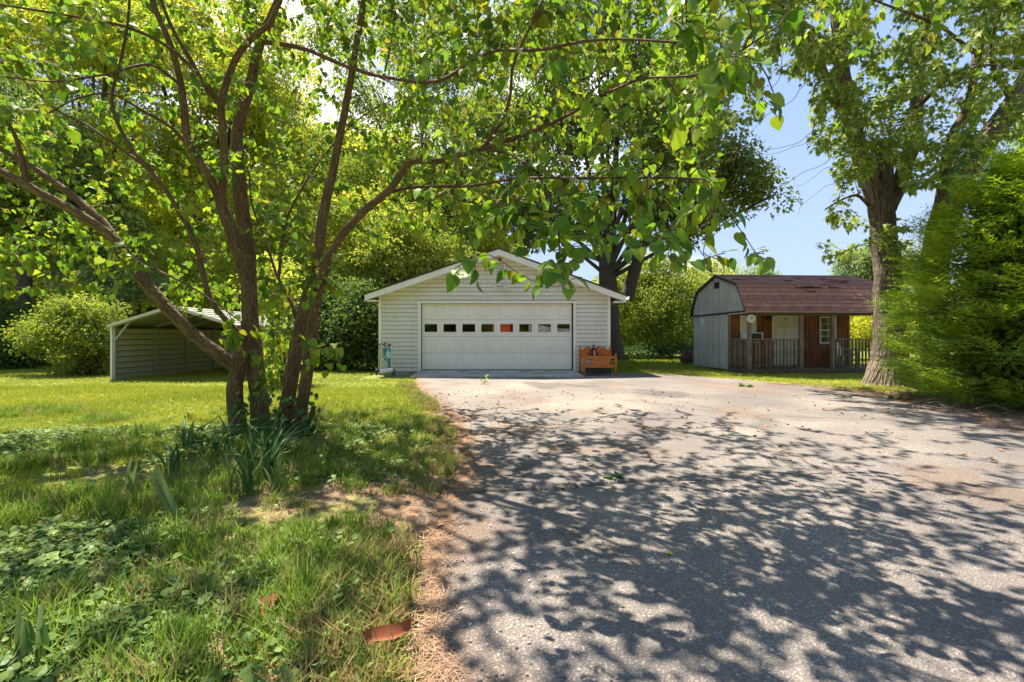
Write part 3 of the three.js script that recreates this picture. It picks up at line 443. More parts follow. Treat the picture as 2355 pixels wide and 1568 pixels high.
  part(t, 'eave_trim', rbx(-0.1, L + 0.03, 2.028, 2.062, 0.08, 0.125, 0.004), plain('pale_drip_edge', 0.50, 0.42, 0.37, 0.5));
  part(t, 'eave_trim', rbx(-0.032, 0.0, 2.0, 2.033, -PD + 0.08, 0.1, 0.004), plain('pale_drip_edge_side', 0.55, 0.5, 0.46, 0.5));
  // porch: floor, posts, beam
  for (let k = 0; k < 8; k++) part(t, 'deck_board', rbx(0.02, L - 0.02, 0.13, 0.165, -PD + k * 0.14 + 0.003, -PD + (k + 1) * 0.14, 0.004), M.darkWood);
  part(t, 'skirt_board', rbx(0.0, L, 0.015, 0.128, 0.0, 0.035, 0.005), M.darkWood); part(t, 'skirt_board', rbx(-0.03, 0.0, 0.015, 0.128, -PD, 0.03, 0.005), M.darkWood);
  const posts = [0.14, 1.92, 3.03, L - 0.12];
  posts.forEach((x) => part(t, 'porch_post', rbx(x - 0.055, x + 0.055, 0.17, 2.0, -0.12, -0.01, 0.008), M.greyWood));
  part(t, 'porch_beam', rbx(0.02, L - 0.02, 1.93, 2.044, -0.125, -0.006, 0.006), M.darkWood);
  const rail = (a, b, label) => {
    const g = sub(t, 'porch_railing'); if (label) g.userData.label = label; const d = b.clone().sub(a), l = d.length(), ry = Math.atan2(-d.z, d.x), at = (geo) => { geo.rotateY(ry); geo.translate(a.x, 0, a.z); return geo; };
    part(g, 'rail', at(rbx(0, l, 1.12, 1.16, -0.045, 0.045, 0.006)), M.greyWood); part(g, 'rail', at(rbx(0, l, 0.27, 0.31, -0.02, 0.02, 0.005)), M.darkWood);
    const n = Math.round(l / 0.118);
    for (let k = 0; k < n; k++) {
      const x = (k + 0.5) * l / n, pts = [[0.016, 0.2], [0.016, 0.42], [0.022, 0.44], [0.014, 0.47], [0.022, 0.62], [0.02, 0.75], [0.013, 0.9], [0.02, 0.93], [0.016, 0.96], [0.016, 1.119]].map(([p, q]) => new THREE.Vector2(p * 1.6, q)), geo = new THREE.LatheGeometry(pts, 7); geo.translate(x, 0, 0);
      part(g, 'baluster', at(clean(geo)), k % 3 ? M.greyWood : M.darkWood);
    }
  };
  rail(V(posts[0] + 0.055, 0, -0.065), V(posts[1] - 0.055, 0, -0.065)); rail(V(posts[2] + 0.055, 0, -0.065), V(posts[3] - 0.055, 0, -0.065)); rail(V(0.05, 0, -PD + 0.08), V(0.08, 0, -0.12));
  // the brown front wall, board by board
  const DX0 = 1.66, DX1 = 2.52;
  for (let x = 0.05; x < WR - 0.02; x += 0.112) { const a = x, b = Math.min(x + 0.101, WR); for (const [p, q] of a < DX0 && b > DX1 ? [] : b > DX0 - 0.06 && a < DX1 + 0.06 ? [[a, Math.min(b, DX0 - 0.06)], [Math.max(a, DX1 + 0.06), b]] : [[a, b]]) if (q - p > 0.02) part(t, 'wall_board', rbx(p, q, 0.166, 2.04, -PD - 0.028, -PD + (((x * 97) | 0) % 3) * 0.002, 0.004), M.brownWood); }
  const d = sub(t, 'entry_door');
  part(d, 'door_leaf', rbx(DX0, DX1, 0.18, 1.98, -PD - 0.03, -PD - 0.002, 0.004), M.cream);
  for (const [a, b, y0, y1] of [[0.08, 0.40, 1.68, 1.88], [0.46, 0.78, 1.68, 1.88], [0.08, 0.40, 0.98, 1.60], [0.46, 0.78, 0.98, 1.60], [0.08, 0.40, 0.30, 0.88], [0.46, 0.78, 0.30, 0.88]]) part(d, 'door_panel', merge([rbx(DX0 + a, DX0 + b, y0, y0 + 0.02, -PD - 0.001, -PD + 0.008, 0.003), rbx(DX0 + a, DX0 + b, y1 - 0.02, y1, -PD - 0.001, -PD + 0.008, 0.003), rbx(DX0 + a, DX0 + a + 0.02, y0 + 0.021, y1 - 0.021, -PD - 0.001, -PD + 0.008, 0.003), rbx(DX0 + b - 0.02, DX0 + b, y0 + 0.021, y1 - 0.021, -PD - 0.001, -PD + 0.008, 0.003)]), M.cream);
  part(d, 'door_frame', merge([rbx(DX0 - 0.06, DX0 - 0.003, 0.17, 2.04, -PD - 0.03, -PD + 0.014, 0.004), rbx(DX1 + 0.003, DX1 + 0.06, 0.17, 2.04, -PD - 0.03, -PD + 0.014, 0.004), rbx(DX0 - 0.002, DX1 + 0.002, 1.985, 2.04, -PD - 0.03, -PD + 0.014, 0.004)]), M.white);
  part(d, 'handle', (() => { const g = new THREE.SphereGeometry(0.03, 10, 8); g.translate(DX0 + 0.06, 1.0, -PD + 0.03); return clean(g); })(), plain('knob_brass', 0.4, 0.3, 0.1, 0.4, 0.6));
  part(d, 'knocker', (() => { const g = new THREE.TorusGeometry(0.035, 0.009, 6, 14); g.scale(1.3, 0.6, 1); g.translate((DX0 + DX1) / 2, 1.86, -PD + 0.012); return clean(g); })(), M.darkMetal);
  const winAt = (x0, x1, y0, y1, cols, rows, back, name) => {
    const g = sub(t, 'window'); g.userData.label = name; const f = 0.045;
    part(g, 'window_frame', merge([rbx(x0, x1, y0, y0 + f, -PD - 0.01, -PD + 0.024, 0.004), rbx(x0, x1, y1 - f, y1, -PD - 0.01, -PD + 0.024, 0.004), rbx(x0, x0 + f, y0 + f, y1 - f, -PD - 0.01, -PD + 0.024, 0.004), rbx(x1 - f, x1, y0 + f, y1 - f, -PD - 0.01, -PD + 0.024, 0.004)]), M.white);
    part(g, 'window_back', bx(x0 + f, x1 - f, y0 + f, y1 - f, -PD + 0.0045, -PD + 0.0065), back); part(g, 'window_pane', bx(x0 + f, x1 - f, y0 + f, y1 - f, -PD + 0.013, -PD + 0.015), M.glass);
    for (let k = 1; k < cols; k++) { const x = lerp(x0 + f, x1 - f, k / cols); part(g, 'muntin', bx(x - 0.009, x + 0.009, y0 + f, y1 - f, -PD + 0.0155, -PD + 0.022), M.white); }
    for (let k = 1; k < rows; k++) { const y = lerp(y0 + f, y1 - f, k / rows); part(g, 'muntin', bx(x0 + f, x1 - f, y - 0.009 * (k === rows / 2 ? 2 : 1), y + 0.009 * (k === rows / 2 ? 2 : 1), -PD + 0.0158, -PD + 0.0225), M.white); }
    return g;
  };
  const w1 = winAt(0.42, 1.02, 1.36, 1.98, 1, 1, plain('blind_backing', 0.62, 0.62, 0.6, 0.7), 'window with closed white blind above the cooling unit');
  for (let k = 0; k < 11; k++) part(w1, 'slat', hull8([[0.468, 1.42 + k * 0.046, -PD + 0.0105], [0.972, 1.42 + k * 0.046, -PD + 0.0105], [0.972, 1.456 + k * 0.046, -PD + 0.0075], [0.468, 1.456 + k * 0.046, -PD + 0.0075], [0.468, 1.42 + k * 0.046, -PD + 0.0118], [0.972, 1.42 + k * 0.046, -PD + 0.0118], [0.972, 1.456 + k * 0.046, -PD + 0.0088], [0.468, 1.456 + k * 0.046, -PD + 0.0088]]), M.whitePlastic);
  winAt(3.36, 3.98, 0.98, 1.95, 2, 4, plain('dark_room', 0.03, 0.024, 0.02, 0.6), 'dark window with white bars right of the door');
  const wl = sub(t, 'wall_lamp'); part(wl, 'lamp_bracket', rbx(1.40, 1.48, 1.84, 1.93, -PD + 0.003, -PD + 0.03, 0.004), M.darkMetal); part(wl, 'lamp_shade', (() => { const g = new THREE.LatheGeometry([[0.02, 0.12], [0.07, 0.06], [0.075, 0.04], [0.05, -0.06], [0.03, -0.09]].map(([a, b]) => new THREE.Vector2(a, b)), 12); g.translate(1.44, 1.86, -PD + 0.11); return clean(g); })(), M.darkMetal);
}
{
  // things on and about the porch
  const put = (name, label, cat, x, y, z, turn = 0) => { const p = inShed(x, y, z); return thing(name, label, cat, [p.x, p.y, p.z], SHED.turn + turn); };
  const ac = put('window_air_conditioner', 'white window cooling unit with dark grille under the shed blind', 'air conditioner', 0.74, 1.12, -1.08);
  part(ac, 'casing', merge([rbx(-0.31, -0.27, 0, 0.25, 0, 0.34, 0.006), rbx(0.27, 0.31, 0, 0.25, 0, 0.34, 0.006), rbx(-0.269, 0.269, 0.22, 0.25, 0, 0.34, 0.006), rbx(-0.269, 0.269, 0, 0.02, 0, 0.34, 0.006)]), M.whitePlastic);
  part(ac, 'grille', merge([bx(-0.268, 0.268, 0.021, 0.219, 0.28, 0.30), ...Array.from({ length: 9 }, (_, k) => bx(-0.26, 0.26, 0.03 + k * 0.021, 0.036 + k * 0.021, 0.301, 0.318))]), plain('dark_grille', 0.05, 0.06, 0.055, 0.5));
  const st = put('plant_stand', 'slim red brown stand with a pale top behind the shed railing', 'stand', 0.58, 0.166, -0.55);
  part(st, 'top', rbx(-0.16, 0.16, 0.85, 0.875, -0.14, 0.14, 0.006), M.whitePlastic); part(st, 'column', clean(new THREE.LatheGeometry([[0.12, 0], [0.12, 0.02], [0.04, 0.06], [0.035, 0.4], [0.05, 0.5], [0.035, 0.6], [0.05, 0.83], [0.06, 0.85]].map(([a, b]) => new THREE.Vector2(a, b)), 12)), M.brownWood);
  const plate = put('octagonal_plaque', 'white octagonal plaque with a green pattern hung on the porch post', 'plaque', 0.15, 1.82, 0.03);
  const disc = (r, z0, z1, n) => { const g = new THREE.CylinderGeometry(r, r, z1 - z0, n); g.rotateX(Math.PI / 2); if (n === 8) g.rotateZ(Math.PI / 8); g.translate(0, 0, (z0 + z1) / 2); return clean(g); };
  part(plate, 'plate', disc(0.145, -0.012, 0, 8), M.whitePlastic); part(plate, 'rim', (() => { const g = new THREE.TorusGeometry(0.135, 0.009, 6, 8); g.rotateZ(Math.PI / 8); g.translate(0, 0, 0.002); return clean(g); })(), M.cream);
  const green = plain('plaque_green', 0.10, 0.26, 0.17, 0.6), r9 = rngOf(14);
  for (let k = 0; k < 14; k++) { const a = k / 14 * 6.283, q = 0.03 + 0.055 * r9(), g = new THREE.SphereGeometry(0.017, 6, 4); g.scale(1.2, 0.7, 0.25); g.rotateZ(a + 0.6); g.translate(Math.cos(a) * q, Math.sin(a) * q + 0.01, 0.002); part(plate, 'leaf_motif', clean(g), green); }
  const sg = put('door_sign', 'small cream sign with worn lettering on the shed door', 'sign', 2.09, 1.60, -1.08);
  part(sg, 'board', rbx(-0.17, 0.17, -0.045, 0.045, -0.011, 0.003, 0.004), M.cream);
  const ink = plain('faded_lettering', 0.30, 0.29, 0.24, 0.8); for (let k = 0; k < 8; k++) part(sg, 'letter_mark', bx(-0.14 + k * 0.036, -0.124 + k * 0.036 + (k % 3) * 0.004, -0.02 + (k % 2) * 0.006, 0.02 - (k % 3) * 0.005, 0.0035, 0.006), ink);
  // white moulded chair
  const ch = put('plastic_chair', 'white moulded plastic armchair behind the right porch railing', 'chair', 3.93, 0.166, -0.55, 0.5), wp = M.whitePlastic;
  part(ch, 'seat', rbx(-0.23, 0.23, 0.40, 0.425, -0.22, 0.22, 0.01), wp);
  for (const [x, z] of [[-1, 1], [1, 1], [-1, -1], [1, -1]]) part(ch, 'leg', hull8([[x * 0.26 - 0.03, 0, z * 0.25 - 0.03], [x * 0.26 + 0.03, 0, z * 0.25 - 0.03], [x * 0.26 + 0.03, 0, z * 0.25 + 0.03], [x * 0.26 - 0.03, 0, z * 0.25 + 0.03], [x * 0.24 - 0.03, z > 0 ? 0.62 : 0.42, z * 0.21 - 0.03], [x * 0.24 + 0.03, z > 0 ? 0.62 : 0.42, z * 0.21 - 0.03], [x * 0.24 + 0.03, z > 0 ? 0.62 : 0.42, z * 0.21 + 0.03], [x * 0.24 - 0.03, z > 0 ? 0.62 : 0.42, z * 0.21 + 0.03]]), wp);
  for (const s of [-1, 1]) part(ch, 'armrest', rbx(s * 0.245 - 0.03, s * 0.245 + 0.03, 0.621, 0.645, -0.26, 0.25, 0.008), wp);
  part(ch, 'backrest', merge([...[-2, -1, 0, 1, 2].map((k) => bar(V(k * 0.08, 0.41, -0.21), V(k * 0.085, 0.80, -0.30), 0.05, 0.014)), rbx(-0.24, 0.24, 0.79, 0.85, -0.32, -0.29, 0.01)]), wp);
  // rusty heap at the back corner
  const hp = thing('brush_heap', 'rust brown heap of cut brush behind the shed corner', 'brush heap', [7.78, 0, -20.0]), r2 = rngOf(55), sticks = [];
  const core = new THREE.IcosahedronGeometry(0.52, 3); { const p = core.attributes.position; for (let i = 0; i < p.count; i++) { const v = V(p.getX(i), p.getY(i), p.getZ(i)), k = 0.8 + 0.45 * wf(v.x * 3, v.y * 3 + v.z * 2, 1.3, 3, 77); p.setXYZ(i, v.x * k, v.y * k * 0.95 + 0.4, v.z * k); } core.computeVertexNormals(); }
  hp.scale.setScalar(0.72);
  part(hp, 'heap', clean(core), std('dead_brush', { ...woodTex(270, [0.20, 0.08, 0.045], [0.58, 0.33, 0.21], 0.3, 0.3, 30), roughness: 1 }));
  for (let k = 0; k < 60; k++) { const a = r2() * 6.28, b = r2() * 1.4, p = V(Math.cos(a) * Math.cos(b), Math.sin(b), Math.sin(a) * Math.cos(b)).multiplyScalar(0.45).add(V(0, 0.4, 0)), q = p.clone().add(V(r2() - 0.5, r2() * 0.5, r2() - 0.5).multiplyScalar(0.7)); sticks.push(rod(p, q, 0.008, 0.004, 4)); }
  tag(part(hp, 'stick', merge(sticks), M.twigBark), null, null, null, 'stuff');
}

// ---------------------------------------------------------------- bench and ribbon, golf bag and trolley
{
  const b = thing('wooden_bench', 'orange varnished bench made from a bed frame by the garage wall', 'bench', [2.18, 0.012, -14.62]);
  const post = (h) => clean(new THREE.LatheGeometry([[0.0, 0], [0.034, 0], [0.034, h * 0.3], [0.026, h * 0.33], [0.04, h * 0.4], [0.028, h * 0.48], [0.038, h * 0.56], [0.038, h * 0.8], [0.024, h * 0.84], [0.036, h * 0.9], [0.03, h * 0.95], [0.012, h * 0.985], [0.001, h]].map(([x, y]) => new THREE.Vector2(x, y)), 12));
  for (const [x, z, h] of [[0, 0, 0.95], [0.97, 0, 0.93], [0.06, 0.5, 0.70], [1.04, 0.5, 0.71]]) { const g = post(h); g.translate(x, 0, z); part(b, 'post', g, M.pine); }
  const s = new THREE.Shape(); s.moveTo(0.04, 0.60); s.lineTo(0.93, 0.60); s.lineTo(0.93, 0.80); s.quadraticCurveTo(0.86, 0.78, 0.84, 0.84); s.quadraticCurveTo(0.80, 0.885, 0.70, 0.875); s.quadraticCurveTo(0.485, 0.95, 0.27, 0.875); s.quadraticCurveTo(0.17, 0.885, 0.13, 0.84); s.quadraticCurveTo(0.11, 0.78, 0.04, 0.80); s.lineTo(0.04, 0.60);
  const eg = new THREE.ExtrudeGeometry(s, { depth: 0.028, bevelEnabled: true, bevelSize: 0.006, bevelThickness: 0.006, bevelSegments: 1, curveSegments: 8 }); eg.translate(0, 0, -0.014); part(b, 'backrest', uvm(eg, true), M.pine);
  part(b, 'back_rail', rbx(0.04, 0.93, 0.54, 0.592, -0.02, 0.02, 0.006, true), M.pine);
  part(b, 'front_rail', rbx(0.10, 1.00, 0.53, 0.615, 0.48, 0.52, 0.008, true), M.pine); part(b, 'front_rail', rbx(0.10, 1.00, 0.25, 0.345, 0.48, 0.52, 0.008, true), M.pine);
  part(b, 'front_panel', rbx(0.34, 0.78, 0.346, 0.529, 0.487, 0.512, 0.006, true), M.pine);
  for (const x of [0.29, 0.83]) part(b, 'spindle', rod(V(x, 0.346, 0.5), V(x, 0.529, 0.5), 0.013), M.pine);
  for (let k = 0; k < 4; k++) part(b, 'seat', rbx(0.06, 0.98, 0.355, 0.377, 0.03 + k * 0.11, 0.135 + k * 0.11, 0.005, true), M.pine);
  for (const [x, z] of [[0.03, 0.25], [1.0, 0.25]]) part(b, 'side_rail', rbx(x - 0.014, x + 0.014, 0.29, 0.35, z - 0.22, z + 0.22, 0.005), M.pine);
  part(b, 'storage_board', rbx(0.10, 0.98, 0.05, 0.24, 0.10, 0.12, 0.004, true), plain('grey_green_board', 0.09, 0.11, 0.09, 0.8));
  // the ribbon bow
  const t = thing('ribbon_bow', 'maroon and white ribbon bow tied on the orange bench back', 'bow', [2.60, 0.88, -14.56]), mar = plain('maroon_ribbon', 0.10, 0.012, 0.03, 0.4), wh = plain('pale_ribbon', 0.72, 0.55, 0.58, 0.4), r = rngOf(31);
  for (let k = 0; k < 16; k++) {
    const a = k * 2.399, el = 0.15 + 0.9 * r(), dir = V(Math.cos(a) * Math.cos(el), Math.sin(a) * 0.7 * Math.cos(el), Math.sin(el) * 0.7), side = V(-dir.y, dir.x, 0.2).normalize(), len = 0.12 + 0.05 * r(), pos = [], idx = [];
    for (let i = 0; i <= 10; i++) { const u = i / 10 * Math.PI * 2, c = dir.clone().multiplyScalar(len * (1 - Math.cos(u)) / 2).addScaledVector(side.clone().cross(dir).normalize(), Math.sin(u) * 0.035); for (const s2 of [-0.014, 0.014]) pos.push(c.x + side.x * s2, c.y + side.y * s2, c.z + side.z * s2); if (i) idx.push(i * 2 - 2, i * 2 - 1, i * 2, i * 2 - 1, i * 2 + 1, i * 2); }
    const g = new THREE.BufferGeometry(); g.setAttribute('position', new THREE.Float32BufferAttribute(pos, 3)); g.setIndex(idx); g.computeVertexNormals(); part(t, 'loop', clean(g), k % 5 < 3 ? mar : wh);
  }
  for (let k = 0; k < 4; k++) { const x = -0.06 + k * 0.04, pts = []; for (let i = 0; i <= 8; i++) pts.push([x + (k - 1.5) * 0.012 * i / 2, -0.02 - i * 0.032, 0.03 + 0.012 * Math.sin(i * 1.1 + k)]); const pos = [], idx = []; pts.forEach((p, i) => { pos.push(p[0] - 0.02, p[1], p[2], p[0] + 0.02, p[1], p[2] + 0.006); if (i) idx.push(i * 2 - 2, i * 2 - 1, i * 2, i * 2 - 1, i * 2 + 1, i * 2); }); const g = new THREE.BufferGeometry(); g.setAttribute('position', new THREE.Float32BufferAttribute(pos, 3)); g.setIndex(idx); g.computeVertexNormals(); part(t, 'tail', clean(g), k === 2 ? wh : mar); }
}
{
  const t = thing('golf_bag', 'teal blue bag with club heads on a black wheeled cart by the garage', 'golf bag', [-3.94, 0.02, -14.3]);
  const teal = std('teal_vinyl', { map: tex(128, 0.5, (u, v) => { const n = fbm(u, v, 5, 3, 600); return mix3([0.03, 0.16, 0.25], [0.10, 0.36, 0.42], smooth(0.3, 0.7, n)); }), roughness: 0.35 });
  const lean = new THREE.Matrix4().makeRotationZ(0.03).multiply(new THREE.Matrix4().makeRotationX(-0.16));
  const at = (g) => { g.applyMatrix4(lean); return g; };
  part(t, 'body', at((() => { const g = new THREE.LatheGeometry([[0, 0.12], [0.115, 0.12], [0.125, 0.16], [0.118, 0.3], [0.108, 0.5], [0.11, 0.65], [0.118, 0.78], [0.124, 0.84], [0.115, 0.85], [0.10, 0.83], [0, 0.82]].map(([a, b]) => new THREE.Vector2(a, b)), 20); return clean(g); })()), teal);
  part(t, 'pocket', at(rbx(-0.09, 0.075, 0.17, 0.42, 0.085, 0.165, 0.03)), plain('faded_pocket', 0.42, 0.40, 0.26, 0.6)); part(t, 'pocket', at(rbx(0.03, 0.13, 0.5, 0.72, 0.05, 0.14, 0.03)), plain('pale_blue_pocket', 0.42, 0.60, 0.66, 0.5));
  part(t, 'strap', at(tube([V(-0.02, 0.42, 0.11), V(-0.08, 0.5, 0.16), V(0.02, 0.62, 0.15), V(0.06, 0.78, 0.12)], [0.012, 0.014, 0.014, 0.012], 5)), M.whitePlastic);
  const r = rngOf(61); for (let k = 0; k < 6; k++) { const a = k * 1.05, p = V(Math.cos(a) * 0.05, 0.8, Math.sin(a) * 0.05), q = V(Math.cos(a) * 0.09, 0.93 + 0.07 * r(), Math.sin(a) * 0.08); part(t, 'club', at(merge([rod(p, q, 0.006), (() => { const g = new THREE.SphereGeometry(0.038, 8, 6); g.scale(1.2, 0.7, 0.8); g.translate(q.x, q.y, q.z); return clean(g); })()])), [plain('club_wood', 0.15, 0.07, 0.03, 0.4), plain('club_tan', 0.5, 0.36, 0.12, 0.4), M.darkMetal][k % 3]); }
  part(t, 'putter', at(merge([rod(V(0.06, 0.8, 0.02), V(0.19, 1.04, 0.02), 0.008), rbx(0.175, 0.225, 1.03, 1.06, 0.0, 0.04, 0.008)])), plain('bright_shaft', 0.6, 0.6, 0.58, 0.3, 0.4));
  part(t, 'cart_frame', merge([tube([V(-0.20, 0.06, 0.06), V(-0.20, 0.5, 0.05), V(-0.21, 0.93, 0.06), V(-0.215, 0.97, 0.075), V(-0.25, 0.985, 0.09), V(-0.31, 0.985, 0.1)], [0.013, 0.013, 0.013, 0.014, 0.016, 0.016], 7), tube([V(-0.21, 0.93, 0.06), V(-0.2, 0.98, 0.06), V(-0.13, 0.99, 0.06), V(-0.10, 0.95, 0.06)], [0.014, 0.014, 0.014, 0.014], 7), rod(V(-0.26, 0.1, 0.12), V(0.24, 0.1, 0.12), 0.012), rod(V(-0.2, 0.12, 0.06), V(0.1, 0.11, 0.03), 0.012), rod(V(-0.2, 0.55, 0.05), V(-0.1, 0.55, 0.02), 0.012)]), M.black);
  for (const x of [-0.26, 0.24]) part(t, 'wheel', (() => { const g = new THREE.TorusGeometry(0.085, 0.02, 8, 20); g.rotateY(1.35); g.translate(x, 0.105, 0.12); return clean(g); })(), M.black);
  const tow = new THREE.PlaneGeometry(0.11, 0.42, 6, 12); { const p = tow.attributes.position; for (let i = 0; i < p.count; i++) p.setZ(i, 0.015 * Math.sin(p.getX(i) * 70 + p.getY(i) * 5)); tow.computeVertexNormals(); tow.translate(-0.148, 0.74, 0.09); }
  part(t, 'towel', clean(tow), std('patterned_towel', { map: tex(128, 1, (u, v) => { const s = Math.abs(((v * 9 + Math.abs(((u * 2) % 1) - 0.5)) % 1 + 1) % 1 - 0.5); return s < 0.2 ? [0.75, 0.74, 0.66] : s < 0.34 ? [0.42, 0.40, 0.10] : [0.14, 0.17, 0.08]; }), roughness: 0.9 }));
  const rl = thing('white_roll', 'plump white bolster lying on the cart under the blue bag', 'bolster', [-3.88, 0.175, -14.08], 0.12), pr = [[0.001, -0.2], [0.045, -0.195], [0.068, -0.17], [0.07, 0], [0.072, 0.16], [0.05, 0.195], [0.001, 0.2]].map(([a, b]) => new THREE.Vector2(a, b)), g = new THREE.LatheGeometry(pr, 16); g.rotateZ(-1.45); part(rl, 'bolster', clean(g), plain('white_cloth', 0.74, 0.72, 0.74, 0.9));
}

// ---------------------------------------------------------------- leaves and growing
function leafGeo(outline, centre, fold, droop) {                           // half outline from base to tip; y runs to the tip
  const pts = [...outline, ...outline.slice(1, -1).reverse().map(([x, y]) => [-x, y])], pos = [], uv = [];
  const z = (x, y) => fold * Math.abs(x) - droop * y * y, v = ([x, y]) => { pos.push(x, y, z(x, y)); uv.push(x + 0.5, clamp(y, 0.01, 0.99)); };
  for (let i = 0; i < pts.length; i++) { v([0, centre]); v(pts[(i + 1) % pts.length]); v(pts[i]); }
  const g = new THREE.BufferGeometry(); g.setAttribute('position', new THREE.Float32BufferAttribute(pos, 3)); g.setAttribute('uv', new THREE.Float32BufferAttribute(uv, 2));
  const w = mergeVertices(g); w.computeVertexNormals(); return w;
}
const heart = [0.14, 0.30].map((f, i) => leafGeo([[0, 0], [0.17, -0.10], [0.38, -0.02], [0.5, 0.2], [0.46, 0.48], [0.27, 0.76], [0, 1.04]], 0.32, f, 0.16 + 0.14 * i));
const palm = leafGeo([[0, 0], [0.12, 0.05], [0.34, -0.02], [0.24, 0.20], [0.56, 0.40], [0.24, 0.38], [0.28, 0.62], [0.12, 0.56], [0, 1.05]], 0.28, 0.12, 0.25);
const oval = leafGeo([[0, 0], [0.24, 0.25], [0.26, 0.55], [0, 1]], 0.45, 0.2, 0.2);
const basis = (tip, nrm, s, at) => { const y = tip.clone().normalize(), x = y.clone().cross(nrm).normalize(), z = x.clone().cross(y); return new THREE.Matrix4().makeBasis(x.multiplyScalar(s), y.clone().multiplyScalar(s), z.multiplyScalar(s)).setPosition(at); };
const rvec = (r) => { const a = r() * 6.2832, z = r() * 2 - 1, q = Math.sqrt(1 - z * z); return V(q * Math.cos(a), z, q * Math.sin(a)); };

// a tree grown from main limbs: twigs reach for the given points and bear leaves
function growTree(o) {
  const r = rngOf(o.seed), nodes = [], geos = [], spots = [];
  for (const path of o.paths) {
    const pts = path.pts.map((p) => p.isVector3 ? p : P(...p)), curve = new THREE.CatmullRomCurve3(pts, false, 'centripetal'), n = Math.max(4, Math.round(curve.getLength() / 0.07)), c = curve.getPoints(n);
    const rad = c.map((_, i) => { const u = i / n; return lerp(path.r[0], path.r[1], Math.pow(u, path.k ?? 0.8)) * (path.flare ? 1 + path.flare * Math.exp(-u * n * 0.07 / (path.fl ?? 0.16)) : 1); });
    const w = path.wander ?? 0.012; c.forEach((p, i) => { if (i) { p.x += (wf(i * 0.11, o.seed, 1, 2, 3) - 0.5) * w * 2; p.y += (wf(i * 0.11, o.seed, 1, 2, 4) - 0.5) * w; p.z += (wf(i * 0.11, o.seed, 1, 2, 5) - 0.5) * w * 2; } });
    geos.push({ name: path.name, geo: tube(c, rad, path.n ?? (path.r[0] > 0.05 ? 14 : 8), path.lump ?? 0.1, true, o.seed + geos.length), mat: path.mat, label: path.label });
    if (!path.mute) for (let i = Math.floor(n * (path.from ?? 0.3)); i <= n; i++) nodes.push({ p: c[i], d: c[Math.min(n, i + 1)].clone().sub(c[Math.max(0, i - 1)]).normalize(), r: rad[i], own: i === n || rad[i] < 0.015 ? 1 : 0 });
    if (path.leafy) for (let i = Math.floor(n * 0.4); i <= n; i += 1) if (r() < path.leafy) spots.push({ p: c[i].clone(), d: c[Math.min(n, i + 1)].clone().sub(c[Math.max(0, i - 1)]).normalize(), e: i / n, near: 1 });
  }
  const base = nodes.length, dist = (p) => { let b = 1e9; for (let i = 0; i < base; i += 2) b = Math.min(b, nodes[i].p.distanceToSquared(p)); return b; };
  const tgt = o.targets.map((p) => ({ p, d: dist(p) })).sort((a, b) => a.d - b.d);
  const twigs = [];
  for (const { p } of tgt) {
    let best = null, bc = 1e9;
    for (const q of nodes) { const dd = q.p.distanceTo(p); if (dd >= bc) continue; const f = dd > 1e-3 ? (p.x - q.p.x) * q.d.x + (p.y - q.p.y) * q.d.y + (p.z - q.p.z) * q.d.z : 0; const cost = dd * (1.25 - 0.35 * f / (dd + 1e-6)) + (q.r > 0.05 ? 0.35 : 0) + (q.r < 0.004 ? 0.25 : 0); if (cost < bc) { bc = cost; best = q; } }
    const len = best.p.distanceTo(p); if (len < 0.06) continue;
    const to = p.clone().sub(best.p).normalize(), c1 = best.p.clone().addScaledVector(best.d, len * 0.28).addScaledVector(to, len * 0.12).add(rvec(r).multiplyScalar(len * 0.10)), c2 = p.clone().addScaledVector(to, -len * 0.3).add(V(0, len * (o.arch ?? 0.12), 0)).add(rvec(r).multiplyScalar(len * 0.10));
    const curve = new THREE.CubicBezierCurve3(best.p, c1, c2, p), n = Math.max(4, Math.ceil(len / (o.step ?? 0.11))), c = curve.getPoints(n), fat = o.fat ?? 1, r0 = Math.min(best.r * 0.8, (0.0035 + len * 0.0062) * fat), rad = c.map((_, i) => lerp(r0, 0.0018 * fat, i / n));
    twigs.push(tube(c, rad, len > 0.9 ? 5 : 4, 0, false));
    const lead = Math.max(0, len - (o.leafLen ?? 0.7)), sp = o.spacing ?? 0.065;
    for (let s = lead + sp * r(); s <= len; s += sp * (0.7 + 0.6 * r())) { const u = s / len, i = Math.min(n - 1, Math.floor(u * n)); spots.push({ p: c[i].clone().lerp(c[i + 1], u * n - i), d: c[i + 1].clone().sub(c[i]).normalize(), e: u }); }
    for (let i = 1; i <= n; i++) nodes.push({ p: c[i], d: c[i].clone().sub(c[i - 1]).normalize(), r: rad[i], own: 1 });
  }
  return { geos, twig: twigs.length ? merge(twigs) : null, spots, r };
}
const eyeAt = V(0, EYE, 0);
const seen = (p) => { const d = -p.z; if (d < 0.4) return false; const x = p.x / d * FOC + 1177, y = HORIZON - (p.y - EYE) / d * FOC; return x > -30 && x < 2384 && y > -30 && y < 1598; };
// the 300 leaves that show largest are meshes of their own; the rest are one foliage
function foliage(t, list, geos, mat, mats, own = 300) {
  list.forEach((l) => { l.k = seen(l.at) ? l.s / l.at.distanceTo(eyeAt) : 0; });
  list.sort((a, b) => b.k - a.k);
  const m = new THREE.Matrix4();
  list.slice(0, own).forEach((l, i) => { const q = part(t, 'leaf', geos[i % geos.length], mats[i % mats.length]); l.m.decompose(q.position, q.quaternion, q.scale); });
  geos.forEach((g, k) => { const rest = list.slice(own).filter((_, i) => i % geos.length === k); many(t, 'foliage', g, mat, rest.map((l) => l.m), rest.map((l) => l.c)); });
}

